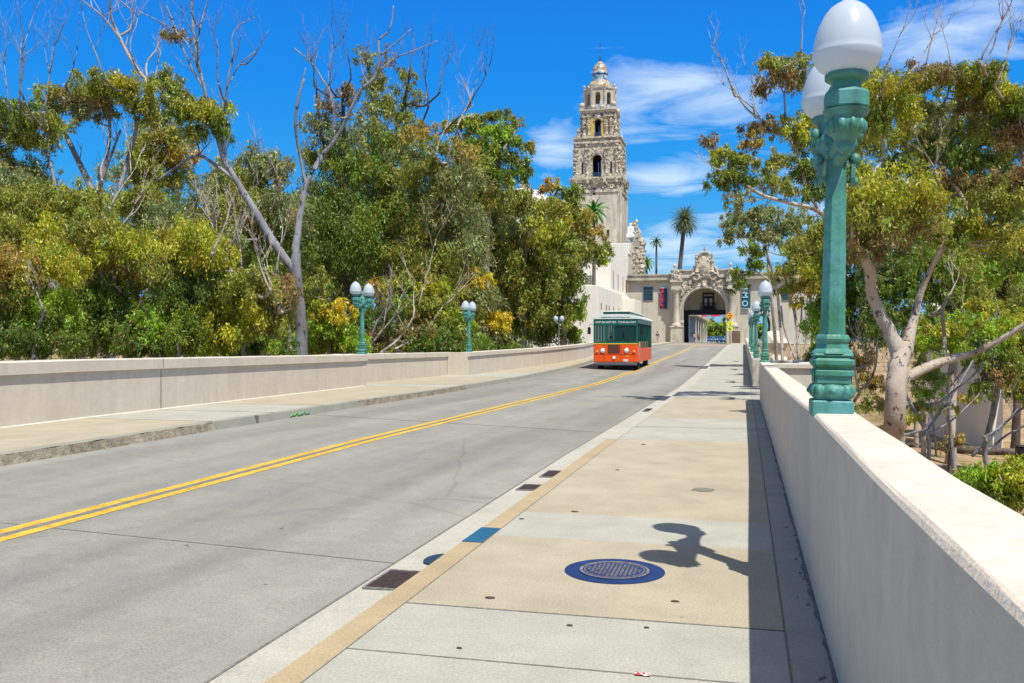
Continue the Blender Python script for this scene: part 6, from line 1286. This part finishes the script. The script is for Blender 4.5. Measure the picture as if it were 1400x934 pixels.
tree('eucalyptus_tree', 'spreading eucalyptus crown filling the space behind the large right trunk and its limbs', 'tree', GRT, 29, [[(1300, 600, 8), (1305, 460, 7), (1300, 380, 6), (1285, 300, 5), (1250, 230, 4), (1230, 180, 3)], [(1300, 380, 5), (1340, 300, 4), (1375, 230, 3), (1390, 180, 2)], [(1285, 300, 4), (1310, 230, 3), (1320, 170, 2)]],
     [(1180, 200, 26, 22, OLIVE), (1240, 190, 28, 20, YEL_), (1290, 180, 34, 18, OLIVE), (1340, 195, 34, 18, GREEN), (1385, 215, 30, 20, OLIVE), (1235, 235, 30, 20, GREEN, .8), (1310, 260, 34, 20, DARKG), (1365, 265, 32, 20, OLIVE), (1270, 285, 28, 18, OLIVE, .8), (1330, 330, 36, 18, YEL_), (1390, 345, 30, 20, GREEN), (1300, 150, 34, 14, OLIVE, .8), (1360, 150, 32, 16, YEL_, .9), (1400, 175, 26, 18, OLIVE), (1285, 345, 30, 16, OLIVE), (1345, 375, 34, 18, BRIGHT), (1160, 170, 22, 20, OLIVE, .9)], seed=82, bark_='bark_pink', twigspots=[(1270, 250, 100, 60, 2, 3), (1340, 240, 60, 60, 2, 3)], puff=1.05)
tree('young_tree', 'light green young eucalyptus filling the gap right of the large pink trunk', 'tree', GRT, 23, [[(1300, 600, 4), (1296, 540, 3), (1300, 490, 2)]],
     [(1262, 470, 18, 18, BRIGHT), (1290, 455, 26, 18, YEL_), (1320, 445, 26, 16, BRIGHT), (1268, 510, 18, 18, GREEN, .7), (1300, 478, 24, 14, BRIGHT, .8), (1345, 425, 22, 14, YEL_, .8)], seed=83, bark_='bark_grey')
tree('young_tree', 'thin leaning saplings with sparse leaves on the dirt slope behind the right parapet', 'tree', GRT, 19, [[(1270, 620, 4), (1262, 585, 3.6), (1240, 545, 3), (1232, 520, 2)], [(1262, 598, 3), (1290, 560, 2.4), (1310, 530, 2), (1330, 495, 1.5)], [(1280, 625, 2.4), (1276, 580, 2), (1272, 555, 1.4)], [(1258, 600, 2.2), (1300, 578, 1.6), (1340, 540, 1.2)]],
     [(1262, 555, 18, 10, OLIVE, .4), (1290, 560, 16, 8, OLIVE, .35), (1275, 520, 20, 16, GREEN, .5), (1270, 540, 18, 10, BRIGHT, .4), (1250, 575, 14, 8, YEL_, .5), (1195, 555, 18, 12, OLIVE, .6), (1215, 590, 14, 10, YEL_, .6)], bark_='bark_grey', seed=78, twigspots=[(1300, 540, 40, 60, 1.6, 2), (1262, 590, 50, 60, 1.6, 2), (1240, 560, 120, 40, 1.3, 2)])
bush('dense low green shrub just outside the parapet at the right edge', 12, [(1350, 655, 34, 20, BRIGHT), (1385, 650, 30, 20, YEL_), (1400, 675, 34, 24, BRIGHT), (1360, 680, 34, 22, GREEN), (1330, 662, 18, 12, BRIGHT), (1420, 655, 24, 26, BRIGHT)], 79, group='shrubs on the dirt slope', name='shrub', size=1.5, cover=3)
bush('small dry brown shrub on the dirt slope behind the right parapet', 24, [(1298, 608, 12, 8, BROWN, .5), (1306, 602, 12, 9, RUST, .4), (1290, 612, 9, 6, BROWN, .5)], 80, group='shrubs on the dirt slope', name='shrub', twig=[(1298, 618, 80, 18, .8, 3), (1300, 618, 50, 16, .8, 3), (1295, 618, 120, 16, .8, 3)], bark_='bark_dark')
bush('low brush under the bench of rubble at the top of the dirt slope', 34, [(1200, 530, 20, 10, BROWN, .7), (1185, 520, 14, 10, RUST, .6), (1312, 545, 18, 7, RUST, .6), (1330, 548, 14, 6, OLIVE, .6), (1240, 535, 14, 8, DARKG, .6)], 81, group='shrubs on the dirt slope', name='shrub')
# rock, log, wall and box on the slope
q = D(1308, 500, 46); rw = empty('retaining_wall', (q.x, q.y, tz(q.x, q.y)-.5), 'pale plastered retaining wall seen through the branches above the dirt slope', 'wall')
mb = MB(); h0 = -.2
pa, pb = D(1268, 430, 44), D(1340, 470, 38)
vv = (pb-pa); vv.z = 0; L_ = vv.length; ang = math.atan2(vv.y, vv.x)
Mx = Matrix.Translation((pa.x, pa.y, 0)) @ Matrix.Rotation(ang, 4, 'Z')
zA, zB = D(1268, 415, 44).z, D(1345, 480, 38).z
mb.prism([(0, -4), (L_*1.2, -4), (L_*1.2, zB-.2), (L_, zB+.2), (0, zA)], 0, .4, 0, Mx); mb.v = [tuple(Vector(v)-Vector(rw.location)) for v in mb.v]; mb.build('wall', M['stucco_white'], rw)
def rock(px, py, d, r, lab, sz=.7, m='stucco'):
    c = D(px, py, d); bm = bmesh.new(); bmesh.ops.create_icosphere(bm, subdivisions=3, radius=r); rr = random.Random(px)
    from mathutils import noise
    for v in bm.verts:
        f = 1+.35*noise.noise(v.co*1.6/r+Vector((px, 0, 0)))+.1*noise.noise(v.co*5/r); v.co *= f; v.co.z *= sz
    me = bpy.data.meshes.new('boulder'); bm.to_mesh(me); bm.free(); me.materials.append(M[m]); o = bpy.data.objects.new('boulder', me); C.objects.link(o); o.location = (c.x, c.y, min(c.z, tz(c.x, c.y)+r*1.5)); return tag(o, lab, 'rock', 'boulders by the far end of the bay')
rock(1072, 487, 30, .42, 'large pale grey boulder behind the end wall of the refuge bay', .75, 'roof_white'); rock(1052, 478, 55, .6, 'sandy boulder beyond the refuge bay, left of the large pale one'); rock(1058, 462, 80, 1.3, 'pinkish boulder pile near the side arch'); rock(1064, 470, 70, .8, 'smaller sandy boulder under the slim stems')
lg = D(1325, 588, 33); mb = MB()
mb.tube([Vector((-2.6, 0, .15)), Vector((-1.2, -.1, .2)), Vector((.4, .1, .16)), Vector((2.4, .3, .2))], [.10, .16, .15, .09], 8); mb.tube([Vector((-.6, 0, .2)), Vector((-.2, -.3, .5))], [.06, .02], 5)
o = mb.build('fallen_log', M['bark_dark']); o.location = (lg.x, lg.y, tz(lg.x, lg.y)); o.rotation_euler = (0, 0, R(-25)); tag(o, 'long dark fallen log lying across the dirt slope at the right', 'log')
q = D(1399, 602, 30); ub = empty('utility_box', (q.x, q.y, tz(q.x, q.y)), 'dark metal box standing on the slope at the right edge', 'box')
mb = MB(); mb.bbox((-.2, -.2, -.1), (.2, .2, .62), .03); mb.build('housing', M['black'], ub); mb = MB(); mb.bbox((-.22, -.22, .62), (.22, .22, .66), .01); mb.build('lid', M['black'], ub)
# --- palms
def palm(label, base, hgt, lean, R_, nf, tr, seed, trunk_r=.28, kind='date', boot=True):
    rr = random.Random(seed); r = empty('palm_tree', base, label, 'palm tree', 'palms around the gateway')
    top = Vector((lean, 0, hgt)); mb = MB()
    pts = [Vector((lean*t**1.4, 0, hgt*t)) for t in np.linspace(0, 1, 16)]
    mb.tube(pts, [trunk_r*(1.25-.35*t + .05*(i % 2)) for i, t in enumerate(np.linspace(0, 1, 16))], 10)
    mb.build('trunk', M['palm_trunk'], r)
    if boot:
        mb = MB(); mb.lathe([(trunk_r*.8, -R_*.55), (trunk_r*1.7, -R_*.42), (trunk_r*1.9, -R_*.2), (trunk_r*1.2, .1), (.1, .4)], top, 12); mb.build('leaf_base', M['bark_dark'], r)
    V = []; T = []
    for i in range(nf):
        az = i*2.39996; el = R(82) - (i/nf)**.9*R(135 if kind == 'date' else 120); Lf = R_*rr.uniform(.85, 1.1)
        p = top.copy(); dv = Vector((math.cos(az)*math.cos(el), math.sin(az)*math.cos(el), math.sin(el))); n = 12; side = Vector((-math.sin(az), math.cos(az), 0)); path = []
        for k in range(n+1):
            path.append((p.copy(), dv.copy())); p = p + dv*Lf/n; dv = (dv + Vector((0, 0, -1))*(.085 if kind == 'date' else .13)*(1+k*.06)).normalized()
        tone = rr.uniform(.7, 1.25)
        for k in range(1, n+1):
            for h in range(2):
                q, dd = path[k]; q = q - dd*Lf/n*h*.5; wl = Lf*.17*math.sin(math.pi*min(1, (k-h*.5)/n*.9+.12))+.05
                for s in (-1, 1):
                    wk = 1.0 if kind == 'date' else 2.4
                    e_ = (side*s*.85 + dd*.75 + Vector((0, 0, -.25 if kind == 'date' else -.6))).normalized(); w_ = dd*Lf*.018*wk
                    V += [q-w_, q+w_, q+e_*wl+w_*.2]; T += [np.array(tr)*tone*rr.uniform(.8, 1.2)]*3
        for k in range(n):                                       # rib
            q, q2 = path[k][0], path[k+1][0]; w_ = side*.04*(1-k/n); V += [q-w_, q+w_, q2]; T += [np.array(tr)*1.5]*3
    me = bpy.data.meshes.new('fronds'); me.from_pydata([tuple(v) for v in V], [], [(i, i+1, i+2) for i in range(0, len(V), 3)])
    at = me.color_attributes.new('tint', 'FLOAT_COLOR', 'POINT'); cc = np.ones((len(V), 4), np.float32); cc[:, :3] = np.array(T); at.data.foreach_set('color', cc.reshape(-1)); me.materials.append(M['leaf'])
    o = bpy.data.objects.new('fronds', me); C.objects.link(o); o.parent = r
    return r
def palm_at(px_b, px_t, py_t, Y, rpx, **k):
    b = wz(px_b, 468, Y=Y); t = wz(px_t, py_t, Y=Y); s = (-ST*b.x+CT*Y)/F
    base = Vector((b.x, Y, tz(b.x, Y))); return palm(base=base, hgt=t.z-base.z, lean=t.x-b.x, R_=rpx*s, **k)
palm_at(923, 936, 304, 185, 25, label='tall leaning date palm with a full round head above the gateway', nf=130, tr=(.15, .19, .07), seed=1, trunk_r=.42)
palm_at(897, 897.5, 333, 190, 12, label='thin straight fan palm left of the tall date palm', nf=22, tr=(.09, .20, .07), seed=2, trunk_r=.2, kind='queen', boot=False)
palm_at(884, 884, 362, 184, 15, label='short bright green palm peeping over the left wing of the gateway', nf=26, tr=(.16, .32, .03), seed=3, trunk_r=.25, kind='queen')
palm_at(812, 812, 292, 120, 25, label='feathery green palm in front of the plain tower shaft', nf=36, tr=(.12, .32, .06), seed=4, trunk_r=.22, kind='queen', boot=False)
palm_at(947, 947, 443, 215, 10, label='small palm in the plaza beyond the arch', nf=24, tr=(.06, .10, .03), seed=5, trunk_r=.15, kind='queen')
# trees down the street beyond the arch and behind the right wing
for i, (x, y, Y, rx, ry, lab) in enumerate(((955, 452, 262, 12, 15, 'round green tree left of centre in the arch view'), (972, 452, 275, 14, 15, 'round green tree in the centre of the arch view'), (988, 452, 258, 10, 15, 'round green tree at the right of the arch view'), (1000, 440, 250, 12, 18, 'green tree hidden behind the right pier of the arch'), (1043, 455, 190, 10, 12, 'bright green tree framed by the side arch'), (1100, 400, 175, 30, 40, 'tree crown behind the end of the right wing'))):
    p = wz(x, y, Y=Y); dd = (-ST*p.x+CT*Y)
    tree('street_tree', lab, 'tree', 'trees beyond the gateway', dd, [[(x, 468, 1.2), (x, y, 1)]], [(x+random.uniform(-.4, .4)*rx, y+random.uniform(-.4, .4)*ry, rx*.6, ry*.6, (GREEN, OLIVE, DARKG, BRIGHT)[k % 4], .8) for k in range(9)], size=1.2, seed=90+i, zbase=tz(p.x, Y), wob=0)
print('LEAVES', NLEAF)
